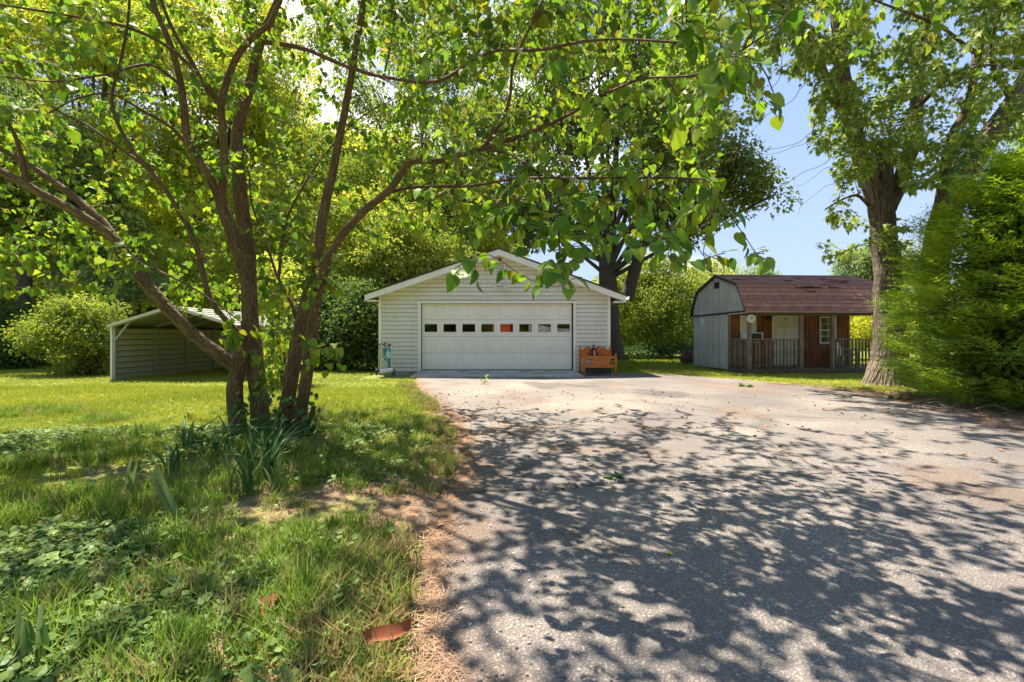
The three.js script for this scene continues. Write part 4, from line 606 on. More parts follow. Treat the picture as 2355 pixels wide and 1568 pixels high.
// ---------------------------------------------------------------- the redbud in front, many-stemmed, spreading over the camera
{
  const t = thing('redbud_tree', 'many-stemmed redbud with heart leaves standing in the grass before the garage', 'tree', [0, 0, 0]);
  const B = M.redbudBark, TB = M.twigBark;
  const paths = [
    { name: 'trunk', pts: [[552, 1022, 5.5], [540, 900, 5.5], [548, 838, 5.5], [566, 760, 5.5], [577, 700, 5.5], [565, 640, 5.5], [541, 560, 5.45], [512, 480, 5.4], [505, 445, 5.4]], r: [0.090, 0.062], flare: 0.35, mat: B, n: 18, from: 0.6, lump: 0.14 },
    { name: 'trunk', pts: [[604, 1026, 5.6], [595, 900, 5.65], [577, 760, 5.7], [571, 600, 5.75], [556, 480, 5.8], [548, 400, 5.8], [545, 300, 5.85], [578, 180, 5.9], [602, 90, 5.9], [640, 0, 5.9], [690, -160, 5.9], [720, -330, 5.8]], r: [0.112, 0.03], k: 1, flare: 0.35, mat: B, n: 18, from: 0.5, lump: 0.10 },
    { name: 'trunk', pts: [[652, 1010, 5.5], [668, 880, 5.45], [692, 745, 5.4], [718, 640, 5.4], [733, 560, 5.4], [746, 480, 5.4], [762, 400, 5.4], [790, 260, 5.4], [822, 90, 5.4], [850, -80, 5.3]], r: [0.088, 0.028], k: 1, flare: 0.3, mat: B, n: 16, from: 0.5, lump: 0.12 },
    { name: 'trunk', pts: [[684, 1004, 5.45], [700, 900, 5.35], [716, 785, 5.25], [724, 700, 5.2], [748, 612, 5.1]], r: [0.072, 0.055], flare: 0.35, mat: B, n: 16, from: 0.9, lump: 0.16 },
    { name: 'branch', pts: [[545, 848, 5.5], [505, 815, 5.4], [440, 764, 5.3], [390, 716, 5.2], [322, 636, 5.1], [262, 550, 5.0], [225, 522, 4.95], [140, 470, 4.85], [60, 425, 4.75], [-30, 375, 4.65], [-200, 270, 4.4]], r: [0.080, 0.034], k: 1, mat: B, from: 0.6, lump: 0.14 },
    { name: 'branch', pts: [[262, 548, 5.0], [232, 505, 5.0], [160, 445, 5.0], [90, 395, 4.95], [30, 358, 4.9], [-60, 310, 4.8], [-260, 180, 4.6]], r: [0.048, 0.02], k: 1, mat: B, from: 0.2 },
    { name: 'branch', pts: [[505, 462, 5.4], [480, 402, 5.35], [436, 335, 5.3], [424, 262, 5.25], [416, 190, 5.2], [394, 110, 5.1], [352, 10, 5.0], [310, -130, 4.9], [260, -300, 4.7]], r: [0.052, 0.02], k: 1, mat: B, from: 0.2 },
    { name: 'branch', pts: [[505, 458, 5.4], [516, 400, 5.4], [513, 300, 5.35], [508, 238, 5.3], [520, 195, 5.3], [548, 125, 5.25], [590, 78, 5.2], [620, 55, 5.2], [646, -10, 5.1], [700, -160, 5.0], [760, -320, 4.8]], r: [0.048, 0.02], k: 1, mat: B, from: 0.3 },
    { name: 'branch', pts: [[508, 245, 5.3], [474, 200, 5.25], [440, 140, 5.2], [396, 66, 5.1], [360, -30, 5.0], [320, -180, 4.7]], r: [0.035, 0.012], mat: B, from: 0.2 },
    { name: 'branch', pts: [[724, 702, 5.2], [748, 612, 5.1], [772, 562, 5.0], [830, 492, 4.85], [900, 432, 4.7], [926, 392, 4.6], [945, 372, 4.5], [1000, 372, 4.3], [1040, 362, 4.2], [1108, 342, 4.0], [1180, 318, 3.8], [1280, 275, 3.5], [1390, 215, 3.2]], r: [0.052, 0.010], k: 1, mat: B, from: 0.25, lump: 0.16 },
    { name: 'branch', pts: [[1105, 344, 4.0], [1150, 285, 3.9], [1172, 225, 3.8], [1180, 150, 3.6], [1230, 40, 3.3], [1290, -90, 3.0]], r: [0.02, 0.006], mat: TB, from: 0.2 },
    { name: 'branch', pts: [[1108, 343, 4.0], [1170, 352, 3.8], [1230, 395, 3.5], [1262, 450, 3.3], [1285, 540, 3.0], [1290, 610, 2.9]], r: [0.016, 0.004], mat: TB, from: 0.2 },
    { name: 'branch', pts: [[826, 497, 4.85], [900, 440, 4.8], [985, 430, 4.7], [1080, 428, 4.5], [1180, 412, 4.2], [1330, 410, 3.7], [1470, 408, 3.2], [1620, 410, 2.8]], r: [0.024, 0.006], mat: TB, from: 0.2 },
    { name: 'branch', pts: [[560, 782, 5.45], [545, 762, 5.35], [486, 692, 5.2], [452, 572, 5.1], [402, 470, 5.0], [346, 392, 4.9], [300, 340, 4.85], [262, 262, 4.8], [258, 215, 4.75], [275, 150, 4.7], [290, 60, 4.6], [300, -80, 4.4]], r: [0.036, 0.010], mat: B, from: 0.25 },
    { name: 'branch', pts: [[346, 392, 4.9], [262, 330, 4.85], [196, 285, 4.8], [128, 252, 4.7], [60, 190, 4.6], [-30, 120, 4.5]], r: [0.018, 0.006], mat: TB, from: 0.2 },
    { name: 'branch', pts: [[438, 340, 5.3], [390, 290, 5.2], [330, 255, 5.1], [258, 217, 4.9], [180, 226, 4.7], [110, 262, 4.5]], r: [0.022, 0.006], mat: TB, from: 0.2 },
    { name: 'branch', pts: [[506, 240, 5.3], [460, 175, 5.1], [390, 110, 4.9], [300, 66, 4.7], [190, 42, 4.5], [90, 24, 4.4], [-60, 0, 4.2]], r: [0.026, 0.008], mat: TB, from: 0.2 },
    { name: 'branch', pts: [[425, 205, 5.2], [350, 150, 4.9], [240, 172, 4.6], [120, 188, 4.4], [0, 176, 4.2]], r: [0.018, 0.005], mat: TB, from: 0.2 },
    { name: 'branch', pts: [[60, 424, 4.75], [50, 360, 4.7], [30, 300, 4.6], [0, 262, 4.5], [-60, 200, 4.3]], r: [0.026, 0.01], mat: TB, from: 0.2 },
    { name: 'branch', pts: [[690, 760, 5.4], [668, 690, 5.5], [640, 640, 5.6], [612, 560, 5.7], [580, 470, 5.8], [572, 400, 5.8]], r: [0.028, 0.008], mat: TB, from: 0.2 },
    { name: 'branch', pts: [[640, 640, 5.6], [655, 520, 5.7], [690, 440, 5.8], [760, 340, 5.9], [830, 270, 6.0], [920, 220, 6.0]], r: [0.02, 0.006], mat: TB, from: 0.2 },
    { name: 'branch', pts: [[280, 600, 5.05], [340, 612, 4.8], [420, 650, 4.6], [500, 700, 4.5], [560, 745, 4.4]], r: [0.018, 0.005], mat: TB, from: 0.2 },
    { name: 'branch', pts: [[602, 95, 5.9], [690, 110, 5.6], [790, 150, 5.2], [900, 180, 4.7], [1010, 185, 4.2], [1120, 120, 3.7], [1240, 112, 3.2], [1380, 92, 2.8], [1560, 100, 2.5]], r: [0.030, 0.006], mat: TB, from: 0.2 },
    { name: 'branch', pts: [[850, -80, 5.3], [960, -160, 4.8], [1100, -200, 4.2], [1260, -230, 3.7], [1450, -260, 3.2]], r: [0.03, 0.010], mat: TB, from: 0.1 },
    { name: 'branch', pts: [[1390, 215, 3.2], [1480, 180, 2.9], [1600, 170, 2.6], [1700, 120, 2.4], [1790, 60, 2.3]], r: [0.010, 0.004], mat: TB, from: 0.1 },
    { name: 'stub', pts: [[690, 985, 5.4], [712, 965, 5.35], [722, 935, 5.3]], r: [0.035, 0.028], mat: B, mute: 1 },
  ];
  const r = rngOf(1234), targets = [], box = (n, x0, x1, y0, y1, d0, d1) => { for (let i = 0; i < n; i++) targets.push(P(lerp(x0, x1, r()), lerp(y0, y1, r()), lerp(d0, d1, r()))); };
  box(740, -200, 560, -260, 590, 4.9, 7.2); box(40, -200, 300, -200, 300, 3.4, 4.4); box(70, -120, 300, 520, 690, 4.4, 6.0); box(720, 540, 1060, -260, 560, 5.2, 9.6); box(500, 960, 1660, -220, 490, 2.9, 5.6); box(190, 900, 1400, 100, 500, 5.0, 9.8); box(90, 1050, 1640, 460, 580, 2.6, 4.4);
  box(10, 1035, 1100, 575, 640, 2.2, 2.6); box(16, 1240, 1340, 590, 660, 2.3, 2.8); box(22, 1500, 1680, 540, 600, 2.3, 2.9); box(5, 1690, 1770, 570, 600, 2.2, 2.6); box(34, 1560, 1810, -100, 330, 2.1, 3.0); box(46, 600, 800, 460, 700, 4.8, 6.0); box(30, 360, 560, 580, 720, 5.6, 6.6); box(34, 600, 680, 640, 860, 6.0, 8.5); box(24, 420, 560, 640, 720, 6, 8); box(14, 700, 800, 780, 850, 4.3, 5.0); box(10, 560, 640, 860, 940, 5.2, 5.9); box(8, 480, 560, 730, 800, 4.6, 5.0);
  const lobe = (n, c, q) => { for (let i = 0; i < n; i++) { const v = rvec(r).multiplyScalar(Math.pow(r(), 0.4)); targets.push(V(c[0] + v.x * q[0], c[1] + v.y * q[1], c[2] + v.z * q[2])); } };
  lobe(230, [-3.4, 6.3, -5.2], [3.6, 1.5, 3.2]); lobe(130, [-1.6, 5.4, -2.9], [3.0, 1.0, 1.8]); lobe(120, [-0.9, 5.3, -5.0], [1.7, 0.8, 1.7]); lobe(150, [-1.2, 4.9, -3.6], [1.5, 0.6, 1.3]); lobe(110, [-4.2, 5.3, -4.3], [2.0, 0.8, 1.4]); lobe(190, [1.6, 4.7, -3.4], [2.6, 0.9, 2.3]); lobe(70, [3.6, 4.4, -3.2], [1.2, 0.7, 1.6]); lobe(190, [0.4, 6.6, -7.2], [3.2, 1.0, 1.6]); lobe(30, [-5.5, 5.0, -3.2], [1.6, 0.8, 1.2]);
  const g = growTree({ seed: 5, paths, targets, arch: 0.10, fat: 1.5, spacing: 0.047, leafLen: 0.8 });
  g.geos.forEach((q) => part(t, q.name, q.geo, q.mat));
  tag(part(t, 'twig', g.twig, TB), null, null, null, 'stuff');
  const list = g.spots.map((s) => {
    const out = s.d.clone().addScaledVector(rvec(g.r), 0.9).normalize(), at = s.p.clone().addScaledVector(out, 0.03 + 0.02 * g.r()).add(V(0, -0.012, 0));
    const tip = out.clone().multiplyScalar(0.8).add(V(0, -0.25 - 0.75 * g.r(), 0)), nrm = V(0, 1, 0).addScaledVector(rvec(g.r), 0.75).add(V(out.x * 0.35, 0, out.z * 0.35 + 0.15)), sz = lerp(0.040, 0.094, Math.pow(g.r(), 0.9)), k = g.r(), y = g.r();
    return { at, s: sz, m: basis(tip, nrm, sz, at), c: g.r() < 0.005 ? col(0.36, 0.26, 0.05) : col(lerp(0.06, 0.26, k) + 0.15 * y * y * y, lerp(0.16, 0.43, k), lerp(0.012, 0.03, g.r())) };
  });
  const mats = [[0.10, 0.23, 0.014], [0.15, 0.30, 0.016], [0.21, 0.36, 0.018], [0.085, 0.20, 0.016], [0.27, 0.37, 0.018]].map((c, i) => leafMat('redbud_leaf_' + 'abcde'[i], c, 0.5, 0.35));
  foliage(t, list, heart, M.leaf, mats);
  console.log('redbud leaves', list.length);
}

// ---------------------------------------------------------------- the old maple on the right and the leaning tree beyond it
const mapleMats = [[0.10, 0.19, 0.03], [0.13, 0.22, 0.035], [0.17, 0.26, 0.04], [0.08, 0.16, 0.035]].map((c, i) => leafMat('maple_leaf_' + 'abcd'[i], c, 0.42, 0.3));
function mapleLeaves(t, g, size) {
  const list = g.spots.map((s) => {
    const out = s.d.clone().addScaledVector(rvec(g.r), 1.1).normalize(), at = s.p.clone().addScaledVector(out, 0.05 + 0.09 * g.r()).add(V(0, -0.03, 0));
    const tip = out.clone().add(V(0, -0.35 - 0.9 * g.r(), 0)), nrm = V(0, 1, 0).addScaledVector(rvec(g.r), 0.8).add(V(out.x * 0.4, 0, out.z * 0.4 + 0.1)), sz = size * lerp(0.7, 1.25, g.r()), k = g.r();
    const pale = g.r() < 0.12; return { at, s: sz, m: basis(tip, nrm, sz, at), c: pale ? col(0.50, 0.54, 0.18) : col(lerp(0.14, 0.38, k), lerp(0.24, 0.48, k), lerp(0.025, 0.055, g.r())) };
  });
  foliage(t, list, [palm], M.leaf, mapleMats); return list.length;
}
{
  const t = thing('maple_tree', 'huge old maple with furrowed flaring trunk at the porch\'s right end', 'tree', [0, 0, 0]), B = M.mapleBark;
  const paths = [
    { name: 'trunk', pts: [V(9.62, -0.12, -11.6), P(2044, 800, 11.6), P(2042, 700, 11.6), P(2040, 600, 11.6), P(2030, 520, 11.6), P(2024, 450, 11.6), P(2026, 390, 11.65), P(2034, 330, 11.7)], r: [0.32, 0.25], flare: 1.1, fl: 0.5, mat: B, n: 40, from: 0.9, lump: 0.16, wander: 0.02 },
    { name: 'limb', pts: [[2020, 470, 11.6], [1996, 410, 11.55], [1966, 310, 11.5], [1940, 180, 11.4], [1925, 60, 11.3], [1905, -100, 11.2], [1880, -300, 11]], r: [0.22, 0.09], k: 1, mat: B, n: 18, lump: 0.1 },
    { name: 'limb', pts: [[1968, 320, 11.5], [1925, 235, 11.2], [1895, 165, 10.9], [1870, 110, 10.6], [1800, 20, 10.2], [1720, -80, 9.8]], r: [0.11, 0.04], k: 1, mat: B, lump: 0.1 },
    { name: 'limb', pts: [[2040, 480, 11.6], [2075, 400, 11.7], [2100, 320, 11.8], [2110, 200, 11.9], [2130, 50, 12], [2160, -150, 12]], r: [0.20, 0.09], k: 1, mat: B, n: 16, lump: 0.1 },
    { name: 'branch', pts: [[2005, 480, 11.5], [1970, 450, 11.2], [1930, 462, 10.9], [1900, 480, 10.7]], r: [0.05, 0.012], mat: B },
    { name: 'branch', pts: [[2022, 560, 11.4], [1990, 560, 11.1], [1940, 580, 10.9], [1905, 592, 10.8]], r: [0.018, 0.006], mat: M.twigBark },
    { name: 'branch', pts: [[1935, 150, 11.4], [1860, 60, 10.6], [1760, 40, 9.8], [1690, 90, 9.2]], r: [0.06, 0.012], mat: B },
    { name: 'branch', pts: [[2105, 250, 11.8], [2180, 180, 10.8], [2260, 150, 9.8], [2360, 160, 9.0]], r: [0.07, 0.015], mat: B },
    { name: 'branch', pts: [[1930, 100, 11.3], [2010, 0, 10.5], [2120, -40, 9.8], [2260, -20, 9.2]], r: [0.07, 0.015], mat: B },
  ];
  // the bare hanging twigs against the sky
  const hang = [[[1905, 300, 10.5], [1890, 370, 10.3], [1840, 410, 10.2], [1790, 430, 10.1], [1745, 450, 10]], [[1850, 180, 10.2], [1800, 240, 10], [1740, 300, 9.9], [1690, 350, 9.8], [1655, 380, 9.7]], [[1800, 100, 9.9], [1770, 200, 9.8], [1730, 280, 9.7], [1700, 340, 9.7], [1665, 400, 9.6]], [[1990, 370, 11], [1950, 385, 10.8], [1900, 395, 10.6], [1860, 420, 10.5], [1800, 430, 10.4]], [[1880, 230, 10.3], [1850, 320, 10.2], [1830, 345, 10.2], [1780, 350, 10.1], [1745, 320, 10]], [[1990, 400, 11], [1930, 420, 10.8], [1880, 450, 10.6], [1830, 500, 10.5]], [[1870, 290, 10.3], [1820, 330, 10.2], [1760, 355, 10.1], [1700, 352, 10]]];
  hang.forEach((pts) => paths.push({ name: 'bare_twig', pts, r: [0.008, 0.002], mat: M.twigBark, mute: 1, n: 5, wander: 0.16 }));
  const r = rngOf(77), targets = [], box = (n, x0, x1, y0, y1, d0, d1) => { for (let i = 0; i < n; i++) { const px = lerp(x0, x1, r()), py = lerp(y0, y1, r()), d = lerp(d0, d1, r()); if (wf(px / 60, py / 60, 1, 2, 70) > 0.30) targets.push(P(px, py, d)); } };
  box(330, 1670, 2000, -220, 120, 8.4, 12.5); box(70, 1700, 1900, 90, 180, 9, 12); box(90, 1900, 2100, 180, 400, 10, 12.4); box(240, 1860, 2120, 80, 340, 9.5, 13); box(360, 2080, 2440, -220, 340, 8.4, 12.5); box(60, 1930, 2180, 320, 430, 9.8, 12); box(46, 2080, 2300, 300, 440, 8.8, 11.5); box(14, 1890, 2000, 440, 520, 10.5, 11.4); box(8, 1890, 2010, 560, 600, 10.6, 11.4); box(10, 2030, 2110, 500, 600, 10.8, 11.2); box(26, 1640, 1760, 150, 290, 9, 11);
  for (let i = 0; i < 150; i++) { const v = rvec(r).multiplyScalar(Math.pow(r(), 0.4)); targets.push(V(8.4 + v.x * 5.2, 11.5 + v.y * 2.6, -10.5 + v.z * 4)); if (i < 130) targets.push(V(4.6 + v.z * 2.6, 10.6 + v.y * 1.0, -11 + v.x * 2.2)); targets.push(V(5.2 + v.z * 1.6, 8.9 + v.x * 0.8, -12.4 + v.y * 1.9)); if (i < 120) targets.push(V(4.3 + v.y * 1.8, 8.7 + v.z * 0.6, -8.6 + v.x * 1.7)); }
  const g = growTree({ seed: 21, paths, targets, arch: 0.05, fat: 1.4, spacing: 0.021, leafLen: 0.9, step: 0.16 });
  g.geos.forEach((q) => part(t, q.name, q.geo, q.mat)); tag(part(t, 'twig', g.twig, M.twigBark), null, null, null, 'stuff');
  console.log('maple leaves', mapleLeaves(t, g, 0.125));
}
{
  const t = thing('leaning_tree', 'leaning tree with reddish and grey stems rising behind the evergreen', 'tree', [0, 0, 0]);
  const paths = [
    { name: 'trunk', pts: [V(10.4, -0.1, -11.2), P(2128, 720, 11), P(2136, 560, 10.9), P(2165, 450, 10.8), P(2176, 370, 10.7), P(2190, 310, 10.6), P(2222, 250, 10.5), P(2240, 170, 10.4), P(2262, 60, 10.3), P(2300, -80, 10.1)], r: [0.16, 0.06], k: 0.7, mat: M.redbudBark, n: 16, lump: 0.12 },
    { name: 'trunk', pts: [V(10.6, 0.5, -11.4), P(2150, 600, 11.2), P(2200, 440, 11.1), P(2250, 350, 11), P(2330, 240, 10.9), P(2440, 90, 10.8), P(2560, -80, 10.7)], r: [0.28, 0.2], k: 1, mat: M.mapleBark, n: 22, lump: 0.12 },
    { name: 'branch', pts: [[2240, 120, 10.4], [2160, 60, 10], [2060, 20, 9.5], [1960, -20, 9]], r: [0.05, 0.012], mat: M.redbudBark },
    { name: 'branch', pts: [[2330, 240, 10.9], [2280, 130, 10.2], [2300, 20, 9.6], [2340, -120, 9]], r: [0.06, 0.015], mat: M.redbudBark },
    { name: 'bare_twig', pts: [[2300, 90, 9.6], [2240, 160, 9.4], [2160, 260, 9.2], [2060, 290, 9.2], [1990, 320, 9.2]], r: [0.012, 0.004], mat: plain('pale_twig', 0.42, 0.34, 0.27, 0.8), n: 5, mute: 1, wander: 0.05 },
    { name: 'bare_twig', pts: [[2260, 20, 9.4], [2230, 90, 9.3], [2228, 160, 9.2], [2170, 215, 9.2], [2080, 270, 9.1]], r: [0.010, 0.004], mat: plain('pale_twig_thin', 0.42, 0.34, 0.27, 0.8), n: 5, mute: 1, wander: 0.05 },
  ];
  const r = rngOf(88), targets = []; for (let i = 0; i < 120; i++) targets.push(P(lerp(2060, 2480, r()), lerp(-200, 420, r()), lerp(8.6, 11.4, r())));
  for (let i = 0; i < 60; i++) { const v = rvec(r).multiplyScalar(Math.pow(r(), 0.4)); targets.push(V(12 + v.x * 2.5, 9 + v.y * 2, -9 + v.z * 2.5)); }
  const g = growTree({ seed: 33, paths, targets, arch: 0.03, fat: 1.4, spacing: 0.03, leafLen: 0.8, step: 0.16 });
  g.geos.forEach((q) => part(t, q.name, q.geo, q.mat)); tag(part(t, 'twig', g.twig, M.twigBark), null, null, null, 'stuff');
  console.log('leaning leaves', mapleLeaves(t, g, 0.125));
}

function clump(n, R, size, geo, seed, flat = 0.8) {
  const r = rngOf(seed), pos = [], src = geo.index ? geo.toNonIndexed() : geo, p = src.attributes.position, v = V();
  for (let k = 0; k < n; k++) {
    const d = rvec(r), at = d.clone().multiplyScalar(R * Math.pow(r(), 0.5)); at.y *= flat;
    const tip = d.clone().addScaledVector(rvec(r), 0.8).add(V(0, -0.4, 0)), nrm = V(0, 1, 0).addScaledVector(rvec(r), 0.8), m = basis(tip, nrm, size * (0.7 + 0.6 * r()), at);
    for (let i = 0; i < p.count; i++) { v.fromBufferAttribute(p, i).applyMatrix4(m); pos.push(v.x, v.y, v.z); }
  }
  const g = new THREE.BufferGeometry(); g.setAttribute('position', new THREE.Float32BufferAttribute(pos, 3)); g.computeVertexNormals(); return g;
}
const kite = (() => { const g = new THREE.BufferGeometry(); g.setAttribute('position', new THREE.Float32BufferAttribute([0, 0, 0, 0.3, 0.45, 0.08, 0, 1, -0.15, 0, 0, 0, 0, 1, -0.15, -0.3, 0.45, 0.08], 3)); return g; })();
// ---------------------------------------------------------------- the evergreen at the right edge: feathery flat sprays on tiers
{
  const t = thing('arborvitae', 'big feathery evergreen at the right edge beside the drive', 'evergreen', [0, 0, 0]), r = rngOf(404);
  const C = V(10.0, 0, -8.1);
  const spray = (() => { const l = [], q = rngOf(5); const frond = (x, y, a, len, w, dep) => { const n = dep ? 4 : 1; let px = x, py = y; for (let i = 1; i <= n; i++) { const ang = a + (q() - 0.5) * 0.15, nx = px + Math.sin(ang) * len / n, ny = py + Math.cos(ang) * len / n, ww = w * (1 - 0.7 * i / n); l.push([px, py, nx, ny, ww]); if (dep) for (const s of [-1, 1]) frond(nx, ny, a + s * (0.75 + 0.2 * q()), len * 0.34 * (1.15 - i / n), w * 0.8, dep - 1); px = nx; py = ny; } }; frond(0, 0, 0, 1, 0.045, 2);
    const pos = []; for (const [a, b, c, d, w] of l) { const dx = c - a, dy = d - b, k = Math.hypot(dx, dy), nx = -dy / k * w, ny = dx / k * w, z = (x, y) => -0.22 * y * y + 0.10 * Math.sin(x * 9) * x; pos.push(a + nx, b + ny, z(a, b), a - nx, b - ny, z(a, b), c, d, z(c, d) + 0.005); } const g = new THREE.BufferGeometry(); g.setAttribute('position', new THREE.Float32BufferAttribute(pos, 3)); g.computeVertexNormals(); return g; })();
  const mats = [], cols = [], dark = [], darkC = [], twigs = [];
  // a dome of plumes: each plume is a fan of flat sprays that point outwards and a little up, over a dark inner mass
  const RD = (h) => 2.72 * Math.sqrt(Math.max(0.02, 1 - Math.pow(h / 4.9, 2.6))) * (h < 0.6 ? 0.84 + 0.26 * h : 1);
  for (let i = 0; i < 700; i++) {
    const h = 0.12 + 4.75 * Math.pow(r(), 1.05), a = r() * 6.283, lumpy = 0.58 + 0.70 * wf(a * 2.2 + 9, h * 1.9, 1, 3, 12), R = RD(h) * lumpy, out = V(Math.cos(a), 0.42 + 0.25 * smooth(3, 5, h), Math.sin(a)).normalize(), tip = V(C.x + Math.cos(a) * R, h, C.z + Math.sin(a) * R), tone = r();
    if (i % 3 === 0) { const root = V(C.x + Math.cos(a) * 0.15, Math.max(0.2, h - 0.5), C.z + Math.sin(a) * 0.15); twigs.push(tube([root, root.clone().lerp(tip, 0.5).add(V(0, -0.1, 0)), tip.clone().addScaledVector(out, -0.25)], [0.022, 0.014, 0.005], 5)); }
    const side = V(-Math.sin(a), 0, Math.cos(a)), n = 15 + (r() * 9 | 0), tilt = (r() - 0.5) * 1.2;
    for (let k = 0; k < n; k++) {
      const f = (r() - 0.5) * 2, dir = out.clone().addScaledVector(side, f * 0.85).add(V(0, (r() - 0.45) * 0.5 + tilt * 0.2, 0)).normalize(), at = tip.clone().addScaledVector(out, -0.12 - 0.42 * r()).addScaledVector(side, f * 0.22).add(V(0, (r() - 0.5) * 0.22, 0)); if (at.y < 0.04) at.y = 0.04 + 0.1 * r();
      const nrm = V(0, 1, 0).addScaledVector(side, tilt + (r() - 0.5) * 0.7).addScaledVector(out, 0.35 * r()), q = clamp(r() * 0.55 + tone * 0.5 - 0.05);
      mats.push(basis(dir, nrm, lerp(0.26, 0.52, r()), at)); cols.push(col(lerp(0.14, 0.42, q), lerp(0.28, 0.55, q), lerp(0.018, 0.03, q)));
    }
  }
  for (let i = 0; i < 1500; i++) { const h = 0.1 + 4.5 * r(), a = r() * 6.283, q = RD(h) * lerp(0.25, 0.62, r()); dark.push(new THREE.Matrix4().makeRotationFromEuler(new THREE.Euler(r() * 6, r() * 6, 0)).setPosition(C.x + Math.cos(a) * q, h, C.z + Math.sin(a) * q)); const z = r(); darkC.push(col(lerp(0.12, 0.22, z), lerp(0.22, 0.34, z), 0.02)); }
  part(t, 'trunk', tube([V(C.x, -0.1, C.z), V(C.x, 2, C.z), V(C.x + 0.05, 5.6, C.z)], [0.2, 0.15, 0.03], 12, 0.1), M.redbudBark);
  tag(part(t, 'branch', merge(twigs), M.twigBark), null, null, null, 'stuff');
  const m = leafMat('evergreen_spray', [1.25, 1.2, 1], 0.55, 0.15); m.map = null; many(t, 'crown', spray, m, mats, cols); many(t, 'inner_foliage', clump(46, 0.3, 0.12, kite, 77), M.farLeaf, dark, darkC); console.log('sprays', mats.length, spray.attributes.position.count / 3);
}

// ---------------------------------------------------------------- trees and bushes behind: trunk, limbs and a crown of leaf clumps
const CL = { mid: clump(44, 0.42, 0.13, kite, 1), big: clump(46, 0.55, 0.18, kite, 2), fine: clump(60, 0.34, 0.085, kite, 3), feather: clump(90, 0.42, 0.10, kite, 4, 0.45), huge: clump(60, 1.1, 0.42, kite, 6) };
function crown(t, lobes, geo, c0, c1, seed, density = 1, gap = 0.36, name = 'crown') {
  const r = rngOf(seed), mats = [], cols = [], R = geo.boundingSphere ? 1 : (geo.computeBoundingSphere(), geo.boundingSphere.radius);
  for (const [c, q, sy = 0.85] of lobes) {
    const n = Math.round(46 * q * q * density / (geo.boundingSphere.radius * geo.boundingSphere.radius * 2.2));
    for (let i = 0; i < n; i++) {
      const d = rvec(r), k = 0.45 + 0.62 * Math.sqrt(r()), at = V(c.x + d.x * q * k, c.y + d.y * q * k * sy, c.z + d.z * q * k);
      if (wf(at.x + at.z * 0.31, at.y - at.z * 0.27, 0.9 / Math.max(0.5, q * 0.45), 2, seed) < gap || at.y < 0.06) continue;
      const s = 0.75 + 0.6 * r(), m = new THREE.Matrix4().makeRotationFromEuler(new THREE.Euler((r() - 0.5) * 0.9, r() * 6.28, (r() - 0.5) * 0.9)).scale(V(s, s, s)).setPosition(at); mats.push(m);
      const z = r(), tone = mix3(c0, c1, z); cols.push(col(...tone));
    }
  }
  many(t, name, geo, M.farLeaf, mats, cols); return mats.length;
}
let clumps = 0;
function tree(o) {
  const t = thing(o.name, o.label, o.category ?? 'tree', [0, 0, 0], 0, o.group), r = rngOf(o.seed), B = o.bark ?? M.darkBark;
  const base = V(o.x, -0.1, -o.d), top = V(o.x + (o.leanx ?? 0), o.trunkH, -o.d);
  if (o.r) part(t, 'trunk', tube([base, base.clone().lerp(top, 0.3), base.clone().lerp(top, 0.65).add(V(0.05, 0, 0)), top], [o.r * 1.35, o.r, o.r * 0.85, o.r * 0.6], 14, 0.12, true, o.seed), B);
  const limbs = []; (o.limbs ?? []).forEach(([a, b, q0, q1]) => part(t, 'limb', tube([a, a.clone().lerp(b, 0.5).add(V(0, (o.sag ?? 0.2), 0)), b], [q0, lerp(q0, q1, 0.5), q1], 10, 0.08, true, o.seed), B));
  if (o.r || o.stems) for (const [c, q] of o.lobes) { const s = o.r ? top.clone().lerp(base, 0.35 * r()) : V(o.x + (r() - 0.5) * 0.6, 0, -o.d + (r() - 0.5) * 0.6), m = s.clone().lerp(c, 0.5).add(V(0, q * 0.2, 0)); const w = Math.min(0.12, (o.r ?? 0.1) * 0.4); limbs.push(tube([s, m, c], [w, w * 0.7, w * 0.25], 6)); for (let k = 0; k < 3; k++) { const e = c.clone().addScaledVector(rvec(r), q * 0.8); limbs.push(tube([c.clone().lerp(m, 0.3), c.clone().lerp(e, 0.5), e], [w * 0.4, w * 0.25, 0.008], 4)); } }
  if (limbs.length) tag(part(t, 'branch', merge(limbs), B), null, null, null, 'stuff');
  clumps += crown(t, o.lobes, o.geo ?? CL.big, o.c0, o.c1, o.seed, o.density, o.gap); return t;
}
const L3 = (px, py, d, q, sy) => [P(px, py, d), q, sy];
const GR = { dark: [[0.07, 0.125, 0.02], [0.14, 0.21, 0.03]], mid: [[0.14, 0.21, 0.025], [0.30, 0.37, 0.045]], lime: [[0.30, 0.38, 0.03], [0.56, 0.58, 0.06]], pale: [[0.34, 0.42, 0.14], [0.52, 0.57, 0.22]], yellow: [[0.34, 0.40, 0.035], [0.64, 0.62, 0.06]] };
const lobesIn = (n, x0, x1, y0, y1, d0, d1, q0, q1, seed) => { const r = rngOf(seed), o = []; for (let i = 0; i < n; i++) o.push(L3(lerp(x0, x1, r()), lerp(y0, y1, r()), lerp(d0, d1, r()), lerp(q0, q1, r()))); return o; };

